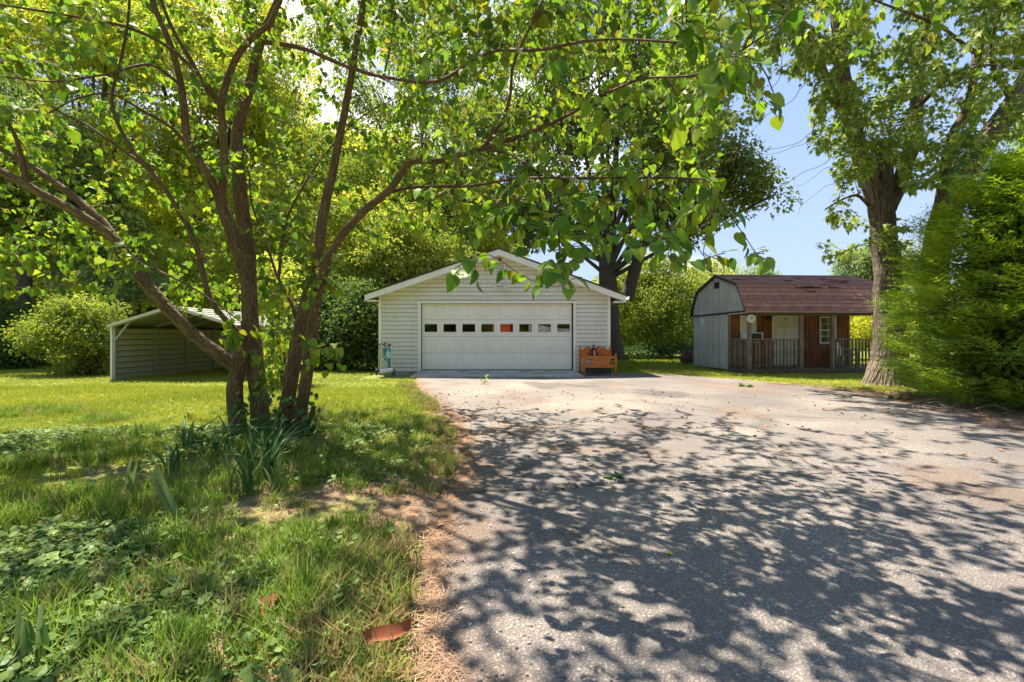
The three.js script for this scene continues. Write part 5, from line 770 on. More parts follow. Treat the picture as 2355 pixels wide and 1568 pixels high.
// the great tree behind the garage's right corner
tree({ name: 'shade_tree', label: 'large dark-trunked shade tree rising behind the garage\'s right corner', seed: 501, x: 5.0, d: 23, r: 0.52, trunkH: 6.2, leanx: -0.3, sag: 0.1, geo: CL.big, c0: [0.09, 0.14, 0.02], c1: [0.28, 0.33, 0.04], density: 0.7, gap: 0.40,
  limbs: [[P(1440, 690, 23), P(1478, 560, 22.6), 0.34, 0.24], [P(1478, 560, 22.6), P(1530, 380, 22), 0.24, 0.12], [P(1395, 620, 23), P(1340, 420, 23), 0.3, 0.12], [P(1530, 470, 22), P(1700, 440, 21), 0.12, 0.05], [P(1400, 600, 23), P(1420, 300, 23), 0.3, 0.1]],
  lobes: [L3(1250, 330, 23, 2.6), L3(1380, 220, 23, 3), L3(1530, 250, 22.5, 2.8), L3(1630, 350, 22, 2.0), L3(1700, 420, 21.5, 1.5, 0.6), L3(1770, 455, 21, 1.0, 0.55), L3(1640, 470, 21.5, 1.3, 0.6), L3(1560, 520, 22, 1.3, 0.6), L3(1490, 430, 22, 1.8), L3(1330, 470, 23, 1.6), L3(1190, 460, 23.5, 1.7), L3(1120, 300, 24, 2.2), L3(1370, 30, 23, 3.0), L3(1280, 60, 23, 3), L3(1550, 150, 23, 1.6), L3(1400, -180, 23, 3.4), L3(1230, 520, 24, 1.2), [V(6.4, 9.0, -17.6), 1.3], [V(7.0, 8.2, -16.8), 0.9], [V(5.6, 10.2, -18.2), 1.2]] });
// the round tree behind the garage's left eave
tree({ name: 'round_tree', label: 'round dense tree with yellow green top above the garage\'s left eave', seed: 502, x: -5.2, d: 22.5, r: 0.16, trunkH: 3.2, geo: CL.mid, c0: GR.mid[0], c1: GR.lime[1], density: 0.8, gap: 0.36, lobes: [L3(920, 600, 22.5, 1.7), L3(860, 620, 22.3, 1.3), L3(980, 620, 22.3, 1.3), L3(900, 540, 22.6, 1.3), L3(960, 530, 22.6, 1.2), L3(1020, 580, 22.8, 1.2), L3(850, 560, 22.8, 1.0), L3(930, 660, 22.2, 1.5), L3(1060, 620, 23, 1.1)] });
tree({ name: 'lime_tree', label: 'bright lime green tree between the redbud stems and the garage', seed: 503, x: -8, d: 24, r: 0.18, trunkH: 4, geo: CL.big, c0: GR.lime[0], c1: GR.yellow[1], gap: 0.34, density: 0.65, lobes: [L3(790, 640, 24, 1.6), L3(830, 520, 25, 2.0), L3(760, 520, 25, 1.8), L3(700, 620, 24, 1.6), L3(870, 480, 26, 1.6), L3(640, 560, 25, 1.8), L3(790, 720, 23.5, 1.2)] });
tree({ name: 'tall_tree', label: 'tall leafy tree far behind, left of the redbud\'s main stems', seed: 504, x: -19, d: 28, r: 0.3, trunkH: 7, geo: CL.big, c0: GR.lime[0], c1: GR.yellow[1], gap: 0.40, density: 0.5, lobes: lobesIn(18, 330, 640, -60, 560, 26, 30, 2.0, 3.2, 61) });
tree({ name: 'tall_tree', label: 'tall yellow green tree beyond the lawn at the left edge', seed: 505, x: -24, d: 26, r: 0.34, trunkH: 7, geo: CL.big, c0: GR.lime[0], c1: GR.yellow[1], gap: 0.40, density: 0.5, lobes: lobesIn(18, -120, 330, -60, 540, 24, 29, 2.0, 3.2, 62) });
tree({ name: 'tall_tree', label: 'tall thin-crowned tree far behind, between the redbud and garage roof', seed: 506, x: -6.5, d: 33, r: 0.3, trunkH: 9, geo: CL.big, c0: GR.mid[0], c1: GR.yellow[0], gap: 0.42, density: 0.5, lobes: lobesIn(18, 660, 1150, 40, 500, 31, 36, 2.0, 3.4, 63) });
tree({ name: 'dark_trunk_tree', label: 'tree with a straight black trunk at the far left of the yard', seed: 507, x: -20.4, d: 19, r: 0.28, trunkH: 6.5, geo: CL.big, c0: GR.dark[0], c1: GR.mid[1], gap: 0.42, density: 0.8, lobes: [L3(60, 420, 19, 2.2), L3(-20, 520, 19.5, 1.6), L3(180, 470, 20, 1.9), L3(20, 300, 19, 2.4), L3(250, 540, 20, 1.3)] });
tree({ name: 'feathery_tree', label: 'pale feathery tree above the carport roof on the left', seed: 508, x: -17.5, d: 20.5, r: 0.12, trunkH: 2.6, geo: CL.feather, c0: GR.pale[0], c1: GR.pale[1], gap: 0.26, density: 0.9, lobes: [L3(200, 640, 20.5, 1.3, 0.6), L3(270, 620, 20.5, 1.2, 0.6), L3(150, 610, 20.5, 1.0, 0.6), L3(310, 660, 20.5, 1.0, 0.6), L3(230, 690, 20, 1.2, 0.6), L3(180, 580, 21, 0.9, 0.5)] });
tree({ name: 'lime_tree', label: 'low lime green tree showing behind the carport roof', seed: 509, x: -13.5, d: 23, r: 0.16, trunkH: 3, geo: CL.mid, c0: GR.lime[0], c1: GR.yellow[1], gap: 0.32, density: 0.65, lobes: [L3(400, 640, 23, 1.7), L3(480, 600, 23, 1.7), L3(560, 640, 23, 1.6), L3(340, 590, 24, 1.7), L3(620, 700, 23, 1.4), L3(660, 780, 22, 1.1), L3(500, 700, 23, 1.5)] });
const bush = (o) => tree({ category: 'bush', ...o, stems: 1 });
bush({ name: 'round_shrub', label: 'big rounded yellow green shrub beside the carport\'s front post', seed: 510, x: -13.2, d: 14.4, geo: CL.fine, c0: GR.mid[0], c1: [0.36, 0.40, 0.04], gap: 0.44, density: 0.8, lobes: [L3(180, 760, 14.4, 0.9), L3(120, 780, 14.3, 0.7), L3(230, 770, 14.5, 0.75), L3(190, 715, 14.5, 0.7), L3(140, 720, 14.6, 0.6), L3(90, 760, 14.6, 0.55), L3(240, 715, 14.6, 0.55), L3(200, 820, 14.2, 0.7), L3(140, 825, 14.2, 0.55), L3(260, 800, 15, 0.6)] });
bush({ name: 'leafy_sapling', label: 'slim leafy sapling showing between the redbud\'s stems', seed: 530, x: -5.85, d: 11.5, geo: CL.mid, c0: [0.16, 0.26, 0.03], c1: GR.lime[1], gap: 0.3, density: 0.8, lobes: [L3(640, 700, 11.5, 0.5), L3(655, 780, 11.5, 0.48), L3(640, 845, 11.4, 0.36), L3(618, 650, 11.6, 0.5), L3(665, 630, 11.8, 0.5)] });
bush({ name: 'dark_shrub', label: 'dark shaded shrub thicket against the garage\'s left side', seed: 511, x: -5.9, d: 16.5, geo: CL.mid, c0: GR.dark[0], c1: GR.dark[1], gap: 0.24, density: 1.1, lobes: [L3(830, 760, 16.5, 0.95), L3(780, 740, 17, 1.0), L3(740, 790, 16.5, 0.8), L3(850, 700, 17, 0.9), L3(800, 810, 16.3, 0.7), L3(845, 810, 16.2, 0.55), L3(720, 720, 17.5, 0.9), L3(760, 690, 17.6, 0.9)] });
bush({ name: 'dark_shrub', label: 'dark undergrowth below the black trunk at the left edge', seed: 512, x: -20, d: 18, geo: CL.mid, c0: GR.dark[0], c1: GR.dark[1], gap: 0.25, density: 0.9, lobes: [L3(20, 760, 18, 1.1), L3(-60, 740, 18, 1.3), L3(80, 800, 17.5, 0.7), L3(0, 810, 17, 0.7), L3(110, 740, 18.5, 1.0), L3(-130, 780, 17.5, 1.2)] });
bush({ name: 'tall_bush', label: 'tall leafy bush between the garage and the shed', seed: 513, x: 8.0, d: 25.5, geo: CL.mid, c0: GR.mid[0], c1: [0.40, 0.45, 0.05], gap: 0.40, density: 0.75, lobes: [L3(1470, 720, 25, 1.6), L3(1530, 690, 25.5, 1.7), L3(1580, 720, 25.5, 1.5), L3(1500, 640, 26, 1.5), L3(1560, 630, 26.5, 1.2), L3(1450, 660, 26, 1.4), L3(1540, 760, 24.5, 1.2), L3(1600, 770, 25, 1.1)] });
bush({ name: 'low_bush', label: 'low green ground bushes at the lawn\'s end behind the bench tree', seed: 514, x: 7, d: 24, geo: CL.fine, c0: [0.05, 0.13, 0.025], c1: [0.11, 0.22, 0.04], gap: 0.2, density: 0.9, lobes: [L3(1440, 806, 23.5, 0.5), L3(1480, 808, 23.5, 0.5), L3(1520, 808, 23.5, 0.5), L3(1560, 806, 23.8, 0.5), L3(1600, 806, 24, 0.5)] });
bush({ name: 'sunlit_hedge', label: 'sunlit yellow green hedge seen past the porch\'s right end', seed: 515, x: 16.5, d: 23, geo: CL.mid, c0: GR.lime[1], c1: GR.yellow[1], gap: 0.2, density: 0.9, lobes: [L3(1940, 760, 23, 1.2), L3(1990, 740, 23, 1.3), L3(2050, 750, 23, 1.3), L3(1890, 770, 23, 1.1), L3(2120, 740, 23, 1.5)] });
tree({ name: 'far_tree', label: 'small pale tree far off just left of the shed roof', seed: 516, x: 15, d: 38, r: 0.15, trunkH: 4, geo: CL.big, c0: GR.pale[0], c1: GR.yellow[1], gap: 0.4, density: 0.7, lobes: [L3(1640, 670, 38, 1.6), L3(1600, 650, 38, 1.5), L3(1670, 640, 39, 1.3), L3(1640, 620, 39, 1.0), L3(1700, 680, 38, 1.3)] });
tree({ name: 'far_tree', label: 'small treetop peeping over the middle of the shed ridge', seed: 517, x: 27, d: 50, r: 0.18, trunkH: 5, geo: CL.big, c0: GR.mid[0], c1: GR.pale[0], gap: 0.42, density: 0.7, lobes: [L3(1745, 640, 50, 1.6), L3(1720, 640, 50, 1.3), L3(1770, 648, 50, 1.4)] });
tree({ name: 'far_tree', label: 'leafy tree far off between the shed roof and the old maple trunk', seed: 518, x: 30, d: 40, r: 0.2, trunkH: 5, geo: CL.big, c0: GR.mid[0], c1: GR.pale[0], gap: 0.34, density: 0.8, lobes: [L3(1980, 620, 40, 2.0), L3(2030, 600, 40, 2.2), L3(1960, 660, 40, 1.6), L3(2080, 640, 40, 2.2)] });
{
  // the wood that closes the view all round the yard's end
  const t = thing('far_woods', 'mass of leafy woodland closing the yard behind everything', 'woods', [0, 0, 0]); t.userData.kind = 'stuff';
  const r = rngOf(700), lobes = []; for (let x = -62; x < 66; x += 3.1) { const left = smooth(4, -10, x), h = lerp(3.6, 17, left) * (0.8 + 0.4 * r()) * (x > 14 ? 0.85 : 1); for (let y = 1; y < h; y += 2.6) lobes.push([V(x + (r() - 0.5) * 2, y, -lerp(40, 46, r()) + (y / h) * -2), 2.6 + r()]); }
  for (let a = 0.35; a < 2.8; a += 0.075) { const h = 9 + 5 * r(); for (let y = 1; y < h; y += 3) lobes.push([V(Math.cos(a) * 44, y, Math.sin(a) * 40), 3.2 + r()]); }
  clumps += crown(t, lobes, CL.huge, [0.30, 0.36, 0.035], [0.60, 0.60, 0.07], 701, 0.75, 0.28, 'foliage');
}
// trees behind the photographer, mirrored in the panes of the garage door
tree({ name: 'street_tree', label: 'broad tree standing behind the camera across the drive on the left', seed: 520, x: -7, d: -16, r: 0.3, trunkH: 4, geo: CL.big, c0: GR.mid[0], c1: GR.lime[0], gap: 0.42, density: 0.6, lobes: [[V(-7, 6, 16), 3], [V(-4.5, 5, 17), 2.2], [V(-9.5, 5, 16), 2.2], [V(-7, 8.5, 17), 2.4]] });
console.log('clumps', clumps);

// ---------------------------------------------------------------- grass, weeds and litter
const bladeGeo = (n, h, spread, w, seed, curl = 0.6) => {
  const r = rngOf(seed), pos = [];
  for (let k = 0; k < n; k++) {
    const a = r() * 6.283, q = spread * Math.sqrt(r()), x = Math.cos(a) * q, z = Math.sin(a) * q, b = r() * 6.283, H = h * (0.5 + 0.6 * r()), bend = H * curl * (0.2 + r()), dx = Math.cos(b), dz = Math.sin(b), sx = -dz * w / 2, sz = dx * w / 2;
    const at = (u) => [x + dx * bend * u * u, H * (u - 0.25 * u * u * curl), z + dz * bend * u * u], rows = [0, 0.5, 1].map(at), ww = [1, 0.85, 0];
    const P4 = (i, s) => [rows[i][0] + sx * ww[i] * s, rows[i][1], rows[i][2] + sz * ww[i] * s];
    pos.push(...P4(0, -1), ...P4(0, 1), ...P4(1, 1), ...P4(0, -1), ...P4(1, 1), ...P4(1, -1), ...P4(1, -1), ...P4(1, 1), ...P4(2, 0));
  }
  const g = new THREE.BufferGeometry(); g.setAttribute('position', new THREE.Float32BufferAttribute(pos, 3)); g.computeVertexNormals(); return g;
};
const stand = (x, z, s, a, sy = 1, y = lawnY(x, z) - 0.004) => new THREE.Matrix4().makeRotationY(a).scale(V(s, s * sy, s)).setPosition(x, y, z);
{
  const r = rngOf(900), lists = [[], [], []], cl = [[], [], []];
  const keep = (x, z) => { const d = -z; if (inDrive(x, z, -0.03)) return false; if (d > 13.3 && d < 21 && x > -4.5 && x < 3.4) return false; if (d > 14.9 && d < 19 && x > 7.4 && x < 13) return false; return true; };
  // the mown lawn
  const step = (d) => d < 3.4 ? 0.05 : d < 7 ? 0.055 : d < 11 ? 0.075 : d < 17 ? 0.12 : 0.24;
  for (let d = 1.35; d < 27;) { const s = step(d), x1 = 1.2 * d; for (let x = -1.2 * d - 0.5; x < x1; x += s) { const px = x + (r() - 0.5) * s * 1.4, pz = -d + (r() - 0.5) * s * 1.4; if (px > -0.2 && d < 8) continue; if (!keep(px, pz)) continue; const b = bare(px, pz); if (r() < b * 1.05 || (d < 4.6 && wf(px, pz, 1.7, 3, 49) < 0.47)) continue; const k = wf(px, pz, 0.45, 3, 40), q = clamp(0.35 * r() + 0.65 * k), i = r() * 3 | 0, tall = 0.8 + 0.7 * wf(px, pz, 1.1, 2, 41); lists[i].push(stand(px, pz, s / 0.06 * (d > 11 ? 0.85 : 1), r() * 6.28, tall * (d > 11 ? 0.6 : 1) * (d < 6 ? 1.25 : 1))); cl[i].push(col(lerp(0.19, 0.44, q), lerp(0.26, 0.43, q), lerp(0.018, 0.035, q))); } d += s; }
  const t = thing('lawn_grass', 'short mown grass covering the yard', 'grass'); t.userData.kind = 'stuff';
  [0, 1, 2].forEach((i) => many(t, 'grass', bladeGeo(12, 0.065, 0.045, 0.0052, 910 + i), M.blade, lists[i], cl[i])); console.log('lawn', lists.map((l) => l.length).join());
}
{
  // coarse tufts near the camera
  const r = rngOf(930), lists = [[], [], []], cl = [[], [], []];
  for (let i = 0; i < 9000; i++) {
    const d = 1.35 + 6.4 * Math.pow(r(), 0.8), x = lerp(-1.2 * d - 0.3, driveL(d) - 0.03, r()), z = -d; if (inDrive(x, z, -0.01)) continue;
    const n = wf(x, z, 1.5, 3, 42), b = bare(x, z); if (r() > smooth(0.42, 0.62, n) * (1 - 0.75 * b) + 0.03) continue;
    const k = r(), j = r() * 3 | 0, dry = r() < 0.10 + 0.25 * b; lists[j].push(stand(x, z, lerp(0.7, 1.25, r()), r() * 6.28, lerp(0.7, 1.7, smooth(0.45, 0.75, n)) * lerp(0.7, 1.2, r()))); cl[j].push(dry ? col(0.34, 0.25, 0.11) : col(lerp(0.10, 0.30, k), lerp(0.20, 0.40, k), lerp(0.018, 0.045, k)));
  }
  // the ragged fringe along the drive's edge
  for (let i = 0; i < 3000; i++) { const d = 1.4 + 11.6 * Math.pow(r(), 1.3), x = driveL(d) - 0.02 - 0.45 * Math.pow(r(), 1.2), z = -d, n = wf(3, d, 1.8, 3, 43); if (r() > smooth(0.36, 0.6, n)) continue; const j = r() * 3 | 0, k = r(), dry = r() < 0.42; lists[j].push(stand(x, z, lerp(0.7, 1.3, r()), r() * 6.28, lerp(0.6, 1.3, r()))); cl[j].push(dry ? col(0.36, 0.25, 0.09) : col(lerp(0.09, 0.22, k), lerp(0.17, 0.29, k), 0.03)); }
  const t = thing('coarse_grass', 'taller coarse grass in ragged tufts near the redbud and drive edge', 'grass'); t.userData.kind = 'stuff';
  [0, 1, 2].forEach((i) => many(t, 'tuft', bladeGeo(16, 0.115, 0.055, 0.0062, 940 + i, 0.7), M.blade, lists[i], cl[i])); console.log('tufts', lists.map((l) => l.length).join());
}
{
  // low broad-leaved weeds, dry straw, dead leaves
  const r = rngOf(950), weed = (n, R, size, seed) => { const q = rngOf(seed), pos = [], src = heart[0].toNonIndexed().attributes.position, v = V(); for (let k = 0; k < n; k++) { const a = q() * 6.28, d = V(Math.cos(a), 0.35 + 0.4 * q(), Math.sin(a)), at = V(Math.cos(a) * R * q(), 0.015 + 0.05 * q(), Math.sin(a) * R * q()), m = basis(d, V(0, 1, 0).addScaledVector(rvec(q), 0.4), size * (0.6 + 0.7 * q()), at); for (let i = 0; i < src.count; i++) { v.fromBufferAttribute(src, i).applyMatrix4(m); pos.push(v.x, v.y, v.z); } } const g = new THREE.BufferGeometry(); g.setAttribute('position', new THREE.Float32BufferAttribute(pos, 3)); g.computeVertexNormals(); return g; };
  const ms = [[], []], cs = [[], []], wmat = leafMat('weed_leaf', [1, 1, 1], 0.35, 0.2); wmat.map = null;
  for (let i = 0; i < 5200; i++) { const d = 1.35 + 4.6 * Math.pow(r(), 0.9), x = lerp(-1.2 * d - 0.3, driveL(d) - 0.25, Math.pow(r(), 1.15)), z = -d, n = wf(x, z, 0.9, 3, 48), side = smooth(-0.6, -2.2, x); if (r() > smooth(0.46, 0.6, n) * (0.2 + 0.6 * side)) continue; const j = i % 2, k = r(); ms[j].push(stand(x, z, lerp(0.7, 1.3, r()), r() * 6.28)); cs[j].push(col(lerp(0.07, 0.20, k), lerp(0.15, 0.28, k), lerp(0.025, 0.06, k))); }
  const t = thing('ground_weeds', 'low broad-leaved weeds carpeting the shaded ground', 'weeds'); t.userData.kind = 'stuff';
  [0, 1].forEach((j) => many(t, 'weed', weed(10, 0.13, 0.03, 960 + j), wmat, ms[j], cs[j])); console.log('weeds', ms.map((l) => l.length).join());
  const straw = (() => { const q = rngOf(3), pos = []; for (let k = 0; k < 10; k++) { const a = q() * 6.28, x = (q() - 0.5) * 0.12, z = (q() - 0.5) * 0.12, l = 0.03 + 0.05 * q(), w = 0.0014, y = 0.004 + 0.012 * q(), y2 = 0.004 + 0.018 * q(), dx = Math.cos(a) * l, dz = Math.sin(a) * l, sx = -Math.sin(a) * w, sz = Math.cos(a) * w; pos.push(x - sx, y, z - sz, x + sx, y, z + sz, x + dx, y2, z + dz); } const g = new THREE.BufferGeometry(); g.setAttribute('position', new THREE.Float32BufferAttribute(pos, 3)); g.computeVertexNormals(); return g; })();
  const sm = [], sc = []; for (let i = 0; i < 11000; i++) { const d = 1.3 + 6.5 * Math.pow(r(), 0.8), x = driveL(d) + 0.10 - 3.6 * Math.pow(r(), 1.5) * (d < 2 ? 0.6 : 1), z = -d, b = bare(x, z); if (r() > 0.25 + b) continue; sm.push(stand(x, z, lerp(0.8, 1.6, r()), r() * 6.28, 1, inDrive(x, z, 0.02) ? driveY(x, z) : undefined)); const k = r(); sc.push(col(lerp(0.16, 0.46, k), lerp(0.085, 0.29, k), lerp(0.05, 0.17, k))); }
  for (let i = 0; i < 2600; i++) { const d = 5 + 7 * r(), e = Math.pow(r(), 1.3) * 1.8 - 0.5, x = driveR(d) + e, z = -d; sm.push(stand(x, z, lerp(0.9, 1.8, r()), r() * 6.28, 1, inDrive(x, z, 0.02) ? driveY(x, z) : undefined)); const k = r(); sc.push(col(lerp(0.10, 0.34, k), lerp(0.05, 0.2, k), lerp(0.035, 0.12, k))); }
  const st = thing('dry_litter', 'dry straw and needles strewn along the drive\'s edges', 'litter'); st.userData.kind = 'stuff'; many(st, 'straw', straw, std('straw', { roughness: 1 }), sm, sc);
  const lm = [], lc = []; for (let i = 0; i < 1300; i++) { const d = 1.3 + 6 * Math.pow(r(), 0.8), x = i < 620 ? driveL(d) + 0.05 - 3.5 * Math.pow(r(), 1.3) : i > 900 ? lerp(driveL(d + 3), driveR(d + 3), Math.pow(r(), 1.6)) : driveR(d + 3) + r() * 1.2, z = i < 620 ? -d : -d - 3, y = inDrive(x, z, 0.02) ? driveY(x, z) : lawnY(x, z); lm.push(basis(V(r() - 0.5, (r() - 0.5) * 0.3, r() - 0.5), V(0, 1, 0).addScaledVector(rvec(r), 0.35), lerp(0.025, 0.055, r()), V(x, y + 0.012, z))); const k = r(); lc.push(col(lerp(0.13, 0.36, k), lerp(0.06, 0.19, k), lerp(0.03, 0.09, k))); }
  const dl = thing('dead_leaves', 'small curled brown leaves scattered over the bare ground', 'leaves'); dl.userData.kind = 'stuff'; many(dl, 'dead_leaf', heart[1], std('dead_leaf', { roughness: 0.9 }), lm, lc);
}
// strap-leaved clumps round the foot of the redbud
function strap(len, w, arch, fold, n = 7) { const pos = [], idx = []; for (let i = 0; i <= n; i++) { const u = i / n, ww = w * (u < 0.15 ? 0.6 + u * 2.6 : 1) * Math.sqrt(Math.max(0, 1 - Math.pow(u, 3))) / 2, y = len * (u - arch * 0.55 * u * u), x = len * arch * 0.75 * u * u; pos.push(x, y, -ww, x + fold * ww, y - fold * ww * 0.5, 0, x, y, ww); if (i) { const a = (i - 1) * 3, b = i * 3; idx.push(a, b, a + 1, a + 1, b, b + 1, a + 1, b + 1, a + 2, a + 2, b + 1, b + 2); } } const g = new THREE.BufferGeometry(); g.setAttribute('position', new THREE.Float32BufferAttribute(pos, 3)); g.setIndex(idx); g.computeVertexNormals(); return g; }
{
  const geos = [strap(0.45, 0.020, 0.5, 0.5), strap(0.52, 0.024, 0.85, 0.5), strap(0.36, 0.026, 0.2, 0.4), strap(0.5, 0.018, 1.15, 0.5)];
  const mats = [[0.08, 0.18, 0.045], [0.12, 0.24, 0.05], [0.055, 0.14, 0.04], [0.22, 0.30, 0.10]].map((c, i) => { const m = leafMat('strap_leaf_' + 'abcd'[i], c, 0.3, 0.25); m.map = null; return m; });
  const lily = (px, py, n, s, label, kinds, seed, group) => { const d = FOC * EYE / (py - HORIZON), p = P(px, py, d), t = thing('strap_leaved_plant', label, 'plant', [p.x, lawnY(p.x, p.z) - 0.01, p.z], 0, group), r = rngOf(seed); for (let k = 0; k < n; k++) { const q = part(t, 'leaf', geos[kinds[k % kinds.length]], mats[r() * 4 | 0]); q.position.set((r() - 0.5) * 0.2 * s, 0, (r() - 0.5) * 0.16 * s); q.rotation.set(0, r() * 6.283, (r() - 0.5) * 0.35); q.scale.setScalar(s * (0.8 + 0.6 * r())); } };
  lily(600, 1095, 26, 1.0, 'grassy strap-leaved clump directly before the redbud\'s centre stem', [0, 1, 2], 1); lily(500, 1060, 22, 1.0, 'arching strap-leaved clump left of the redbud\'s foot', [1, 3, 0], 2); lily(690, 1010, 20, 1.0, 'pale arching strap leaves at the foot of the right redbud stems', [3, 1], 3); lily(560, 1130, 20, 0.9, 'upright strap-leaved clump below the redbud, nearest the middle of the grass', [2, 0], 4);
  lily(450, 1040, 18, 0.9, 'low strap-leaved clump furthest left round the redbud', [1, 3], 5); lily(630, 1060, 22, 1.05, 'dense strap-leaved clump between the redbud stems and the drive', [3, 1, 0], 6); lily(395, 1100, 14, 0.8, 'thin strap-leaved clump in the shade left of the redbud clumps', [0, 1], 7);
  const iris = (px, py, n, s, lean, label, seed) => { const d = FOC * EYE / (py - HORIZON), p = P(px, py, d), t = thing('iris_plant', label, 'plant', [p.x, lawnY(p.x, p.z) - 0.01, p.z]), r = rngOf(seed), g = [strap(0.42, 0.042, 0.12, 0.25), strap(0.34, 0.036, 0.25, 0.25)]; for (let k = 0; k < n; k++) { const q = part(t, 'leaf', g[k % 2], mats[k % 2 ? 1 : 3]); q.position.set((k - n / 2) * 0.02, 0, (r() - 0.5) * 0.03); q.rotation.set((r() - 0.5) * 0.2, Math.PI * (k % 2), lean + (r() - 0.5) * 0.25); q.scale.setScalar(s * (0.75 + 0.4 * r())); } };
  iris(428, 1205, 4, 1.15, 0.55, 'pale iris fan leaning left in the sunlit patch', 11); iris(300, 1165, 5, 0.85, 0, 'upright iris fan in the weeds left of the leaning pale one', 12); iris(640, 1130, 6, 0.9, -0.15, 'upright iris fan right of the strap-leaved clumps', 13);
  iris(80, 1530, 6, 0.7, 0.1, 'broad bladed plant at the bottom left corner of the lawn', 14);
}
{
  // single things lying about
  const at = (px, py) => { const d = FOC * EYE / (py - HORIZON); return P(px, py, d); };
  const bl = at(890, 1506), t = thing('fallen_leaf', 'long curled rust orange leaf lying at the lawn\'s near edge', 'leaf', [bl.x, lawnY(bl.x, bl.z) + 0.075, bl.z], 0.28);
  const pos = [], idx = []; for (let i = 0; i <= 14; i++) { const u = i / 14, w = 0.021 * Math.pow(Math.sin(Math.PI * Math.min(1, u * 0.94 + 0.04)), 0.7), x = (u - 0.5) * 0.185, y = 0.005 * Math.sin(u * 7) + 0.02 * u; pos.push(x, y - 0.008, w, x, y + 0.0, 0.2 * w, x, y + 0.03, -w * 0.6); if (i) { const a = i * 3 - 3; idx.push(a, a + 3, a + 1, a + 1, a + 3, a + 4, a + 1, a + 4, a + 2, a + 2, a + 4, a + 5); } }
  const g = new THREE.BufferGeometry(); g.setAttribute('position', new THREE.Float32BufferAttribute(pos, 3)); g.setIndex(idx); g.computeVertexNormals(); part(t, 'blade', g, std('rust_leaf', { color: col(0.27, 0.065, 0.015), roughness: 0.6 })); part(t, 'petiole', rod(V(0.09, 0.02, 0), V(0.15, 0.0, -0.02), 0.002, 0.0012, 5), M.twigBark);
  const one = (name, label, cat, px, py, c, s, tip) => { const p = at(px, py), y = inDrive(p.x, p.z, 0) ? driveY(p.x, p.z) : lawnY(p.x, p.z), m = solo(name, heart[1], std(name + '_surface', { color: col(...c), roughness: 0.6 }), label, cat); basis(V(...tip), V(0.2, 1, 0.15), s, V(p.x, y + 0.012, p.z)).decompose(m.position, m.quaternion, m.scale); };
  one('yellow_leaf', 'small bright yellow leaf lying on the shaded asphalt', 'leaf', 1535, 1281, [0.62, 0.40, 0.02], 0.032, [1, 0.1, 0.4]);
  one('red_leaf', 'small red leaf in the grass right of the redbud clumps', 'leaf', 660, 1106, [0.34, 0.035, 0.012], 0.07, [0.6, 0.5, 0.3]); one('brown_leaf', 'dark red brown folded leaf standing in the near grass', 'leaf', 600, 1412, [0.26, 0.04, 0.02], 0.09, [0.5, 0.75, -0.4]);
  const pebble = (name, label, cat, px, py, s, m) => { const p = at(px, py), q = new THREE.IcosahedronGeometry(1, 2), a = q.attributes.position; for (let i = 0; i < a.count; i++) { const k = 0.85 + 0.3 * wf(a.getX(i) * 2 + px, a.getY(i) * 2 + a.getZ(i), 1.2, 2, px | 0); a.setXYZ(i, a.getX(i) * k * 1.4, a.getY(i) * k * 0.5, a.getZ(i) * k); } q.computeVertexNormals(); q.scale(s, s, s); const o = solo(name, clean(q), m, label, cat); o.position.set(p.x, (inDrive(p.x, p.z) ? driveY(p.x, p.z) : lawnY(p.x, p.z)) + s * 0.3, p.z); };
  pebble('pale_stone', 'flat pale stone pressed in the shaded asphalt left of centre', 'stone', 1238, 1277, 0.013, plain('pale_stone', 0.42, 0.46, 0.43, 0.8)); pebble('white_stone', 'white stone in the grass below the shed porch corner', 'stone', 1702, 862, 0.055, plain('white_stone', 0.7, 0.7, 0.66, 0.8)); pebble('tan_stone', 'rounded tan stone in the grass at the bottom of the lawn', 'stone', 422, 1540, 0.03, plain('tan_stone', 0.34, 0.2, 0.14, 0.9));
  const weedAt = (name, label, px, py, n, s, c, seed, up = 0.5) => { const p = at(px, py), y = inDrive(p.x, p.z) ? driveY(p.x, p.z) : lawnY(p.x, p.z), t2 = thing(name, label, 'weed', [p.x, y - 0.005, p.z]), r = rngOf(seed), mats = [c, c.map((q) => q * 1.4)].map((q, i) => { const m = leafMat(name + '_leaf_' + seed + 'ab'[i], q, 0.35, 0.25); return m; }); for (let k = 0; k < n; k++) { const a = r() * 6.28, d = V(Math.cos(a), up * (0.4 + r()), Math.sin(a)), root = V(Math.cos(a) * 0.01, 0, Math.sin(a) * 0.01), tip = d.clone().multiplyScalar(s * (0.5 + 1.2 * r())); const lf = part(t2, 'leaf', heart[k % 2], mats[k % 2]); basis(d.clone().add(V(0, -0.4, 0)), V(0, 1, 0).addScaledVector(rvec(r), 0.5), s * (0.7 + 0.6 * r()), tip).decompose(lf.position, lf.quaternion, lf.scale); part(t2, 'stem', rod(root, tip, 0.0018, 0.001, 4), M.twigBark); } };
  weedAt('leafy_weed', 'lobed green weed at the lawn\'s bottom edge beside the rust leaf', 872, 1560, 9, 0.06, [0.09, 0.24, 0.06], 1); weedAt('leafy_weed', 'bright green weed growing in the middle of the drive\'s crack', 1412, 1102, 16, 0.042, [0.08, 0.20, 0.025], 2); weedAt('leafy_weed', 'small weed at the left end of the drive\'s crack', 1125, 1130, 10, 0.032, [0.07, 0.16, 0.025], 3); weedAt('leafy_weed', 'leafy weed in the crack left of the brightest one', 1310, 1122, 14, 0.036, [0.10, 0.19, 0.03], 4); weedAt('leafy_weed', 'dark weed row in the crack between the leafy ones', 1235, 1126, 16, 0.034, [0.05, 0.11, 0.02], 5);
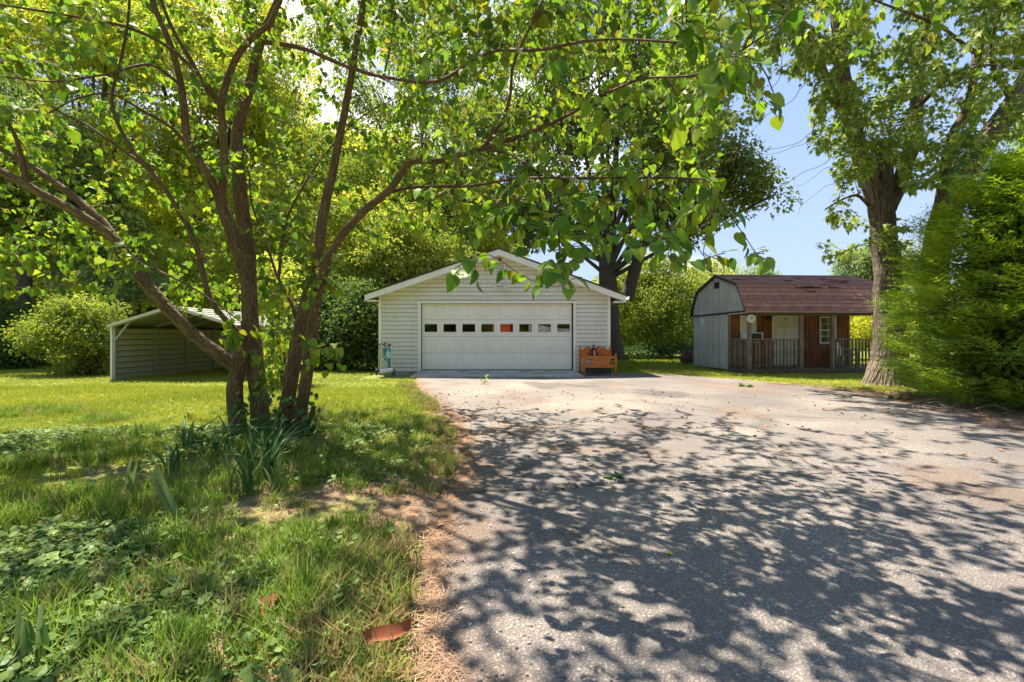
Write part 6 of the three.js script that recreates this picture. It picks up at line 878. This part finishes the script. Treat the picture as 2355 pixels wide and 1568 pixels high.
  weedAt('tall_weed', 'tall yellow green weed sprouting near the concrete slab', 1112, 884, 14, 0.06, [0.28, 0.34, 0.08], 6, 1.6); weedAt('leafy_weed', 'green weed patch on the drive before the shed porch', 1715, 890, 30, 0.07, [0.09, 0.19, 0.03], 7); weedAt('leafy_weed', 'green weed patch on the drive left of the old maple roots', 1945, 914, 20, 0.05, [0.10, 0.18, 0.03], 8); weedAt('leafy_weed', 'trailing weed at the drive edge below the old maple', 2060, 918, 24, 0.06, [0.10, 0.2, 0.035], 9); weedAt('leafy_weed', 'weed patch at the far right edge of the drive', 2330, 958, 22, 0.055, [0.16, 0.23, 0.05], 10);
  weedAt('leafy_weed', 'large heart-leaved weed low in the grass at bottom centre left', 370, 1480, 8, 0.055, [0.12, 0.24, 0.05], 11); weedAt('leafy_weed', 'heart-leaved weed beside the path of bare soil', 560, 1530, 6, 0.045, [0.07, 0.20, 0.04], 12);
  // vines on the redbud's foot
  const r = rngOf(77), vt = thing('climbing_vine', 'green vine leaves climbing the foot of the redbud stems', 'vine'), vm = [[0.05, 0.13, 0.03], [0.08, 0.18, 0.035]].map((c, i) => leafMat('vine_leaf_' + 'ab'[i], c, 0.35, 0.25));
  for (let k = 0; k < 190; k++) { const top = Math.pow(r(), 1.6), p = P(lerp(530, 735, r()), lerp(1005, 900, top), lerp(5.2, 5.36, r())); const lf = part(vt, 'leaf', heart[k % 2], vm[k % 2]); basis(rvec(r).add(V(0, -0.5, 0.4)), V(0, 0.5, 1).addScaledVector(rvec(r), 0.5), lerp(0.035, 0.07, r()), p).decompose(lf.position, lf.quaternion, lf.scale); }
  // twigs under the evergreen
  const tw = thing('dead_twigs', 'bare pale twigs lying under the evergreen\'s skirt', 'twigs'), list = []; for (let k = 0; k < 46; k++) { const p = at(lerp(2080, 2350, r()), lerp(905, 945, r())), a = r() * 3.1, l = 0.2 + 0.5 * r(); p.y = 0.03; list.push(tube([p, p.clone().add(V(Math.cos(a) * l * 0.5, 0.04 + 0.06 * r(), Math.sin(a) * l * 0.4)), p.clone().add(V(Math.cos(a) * l, 0.02, Math.sin(a) * l))], [0.008, 0.006, 0.002], 5)); } list.forEach((q) => part(tw, 'twig', q, plain('dead_twig', 0.33, 0.26, 0.21, 0.9)));
}
renderer.render(scene, camera);
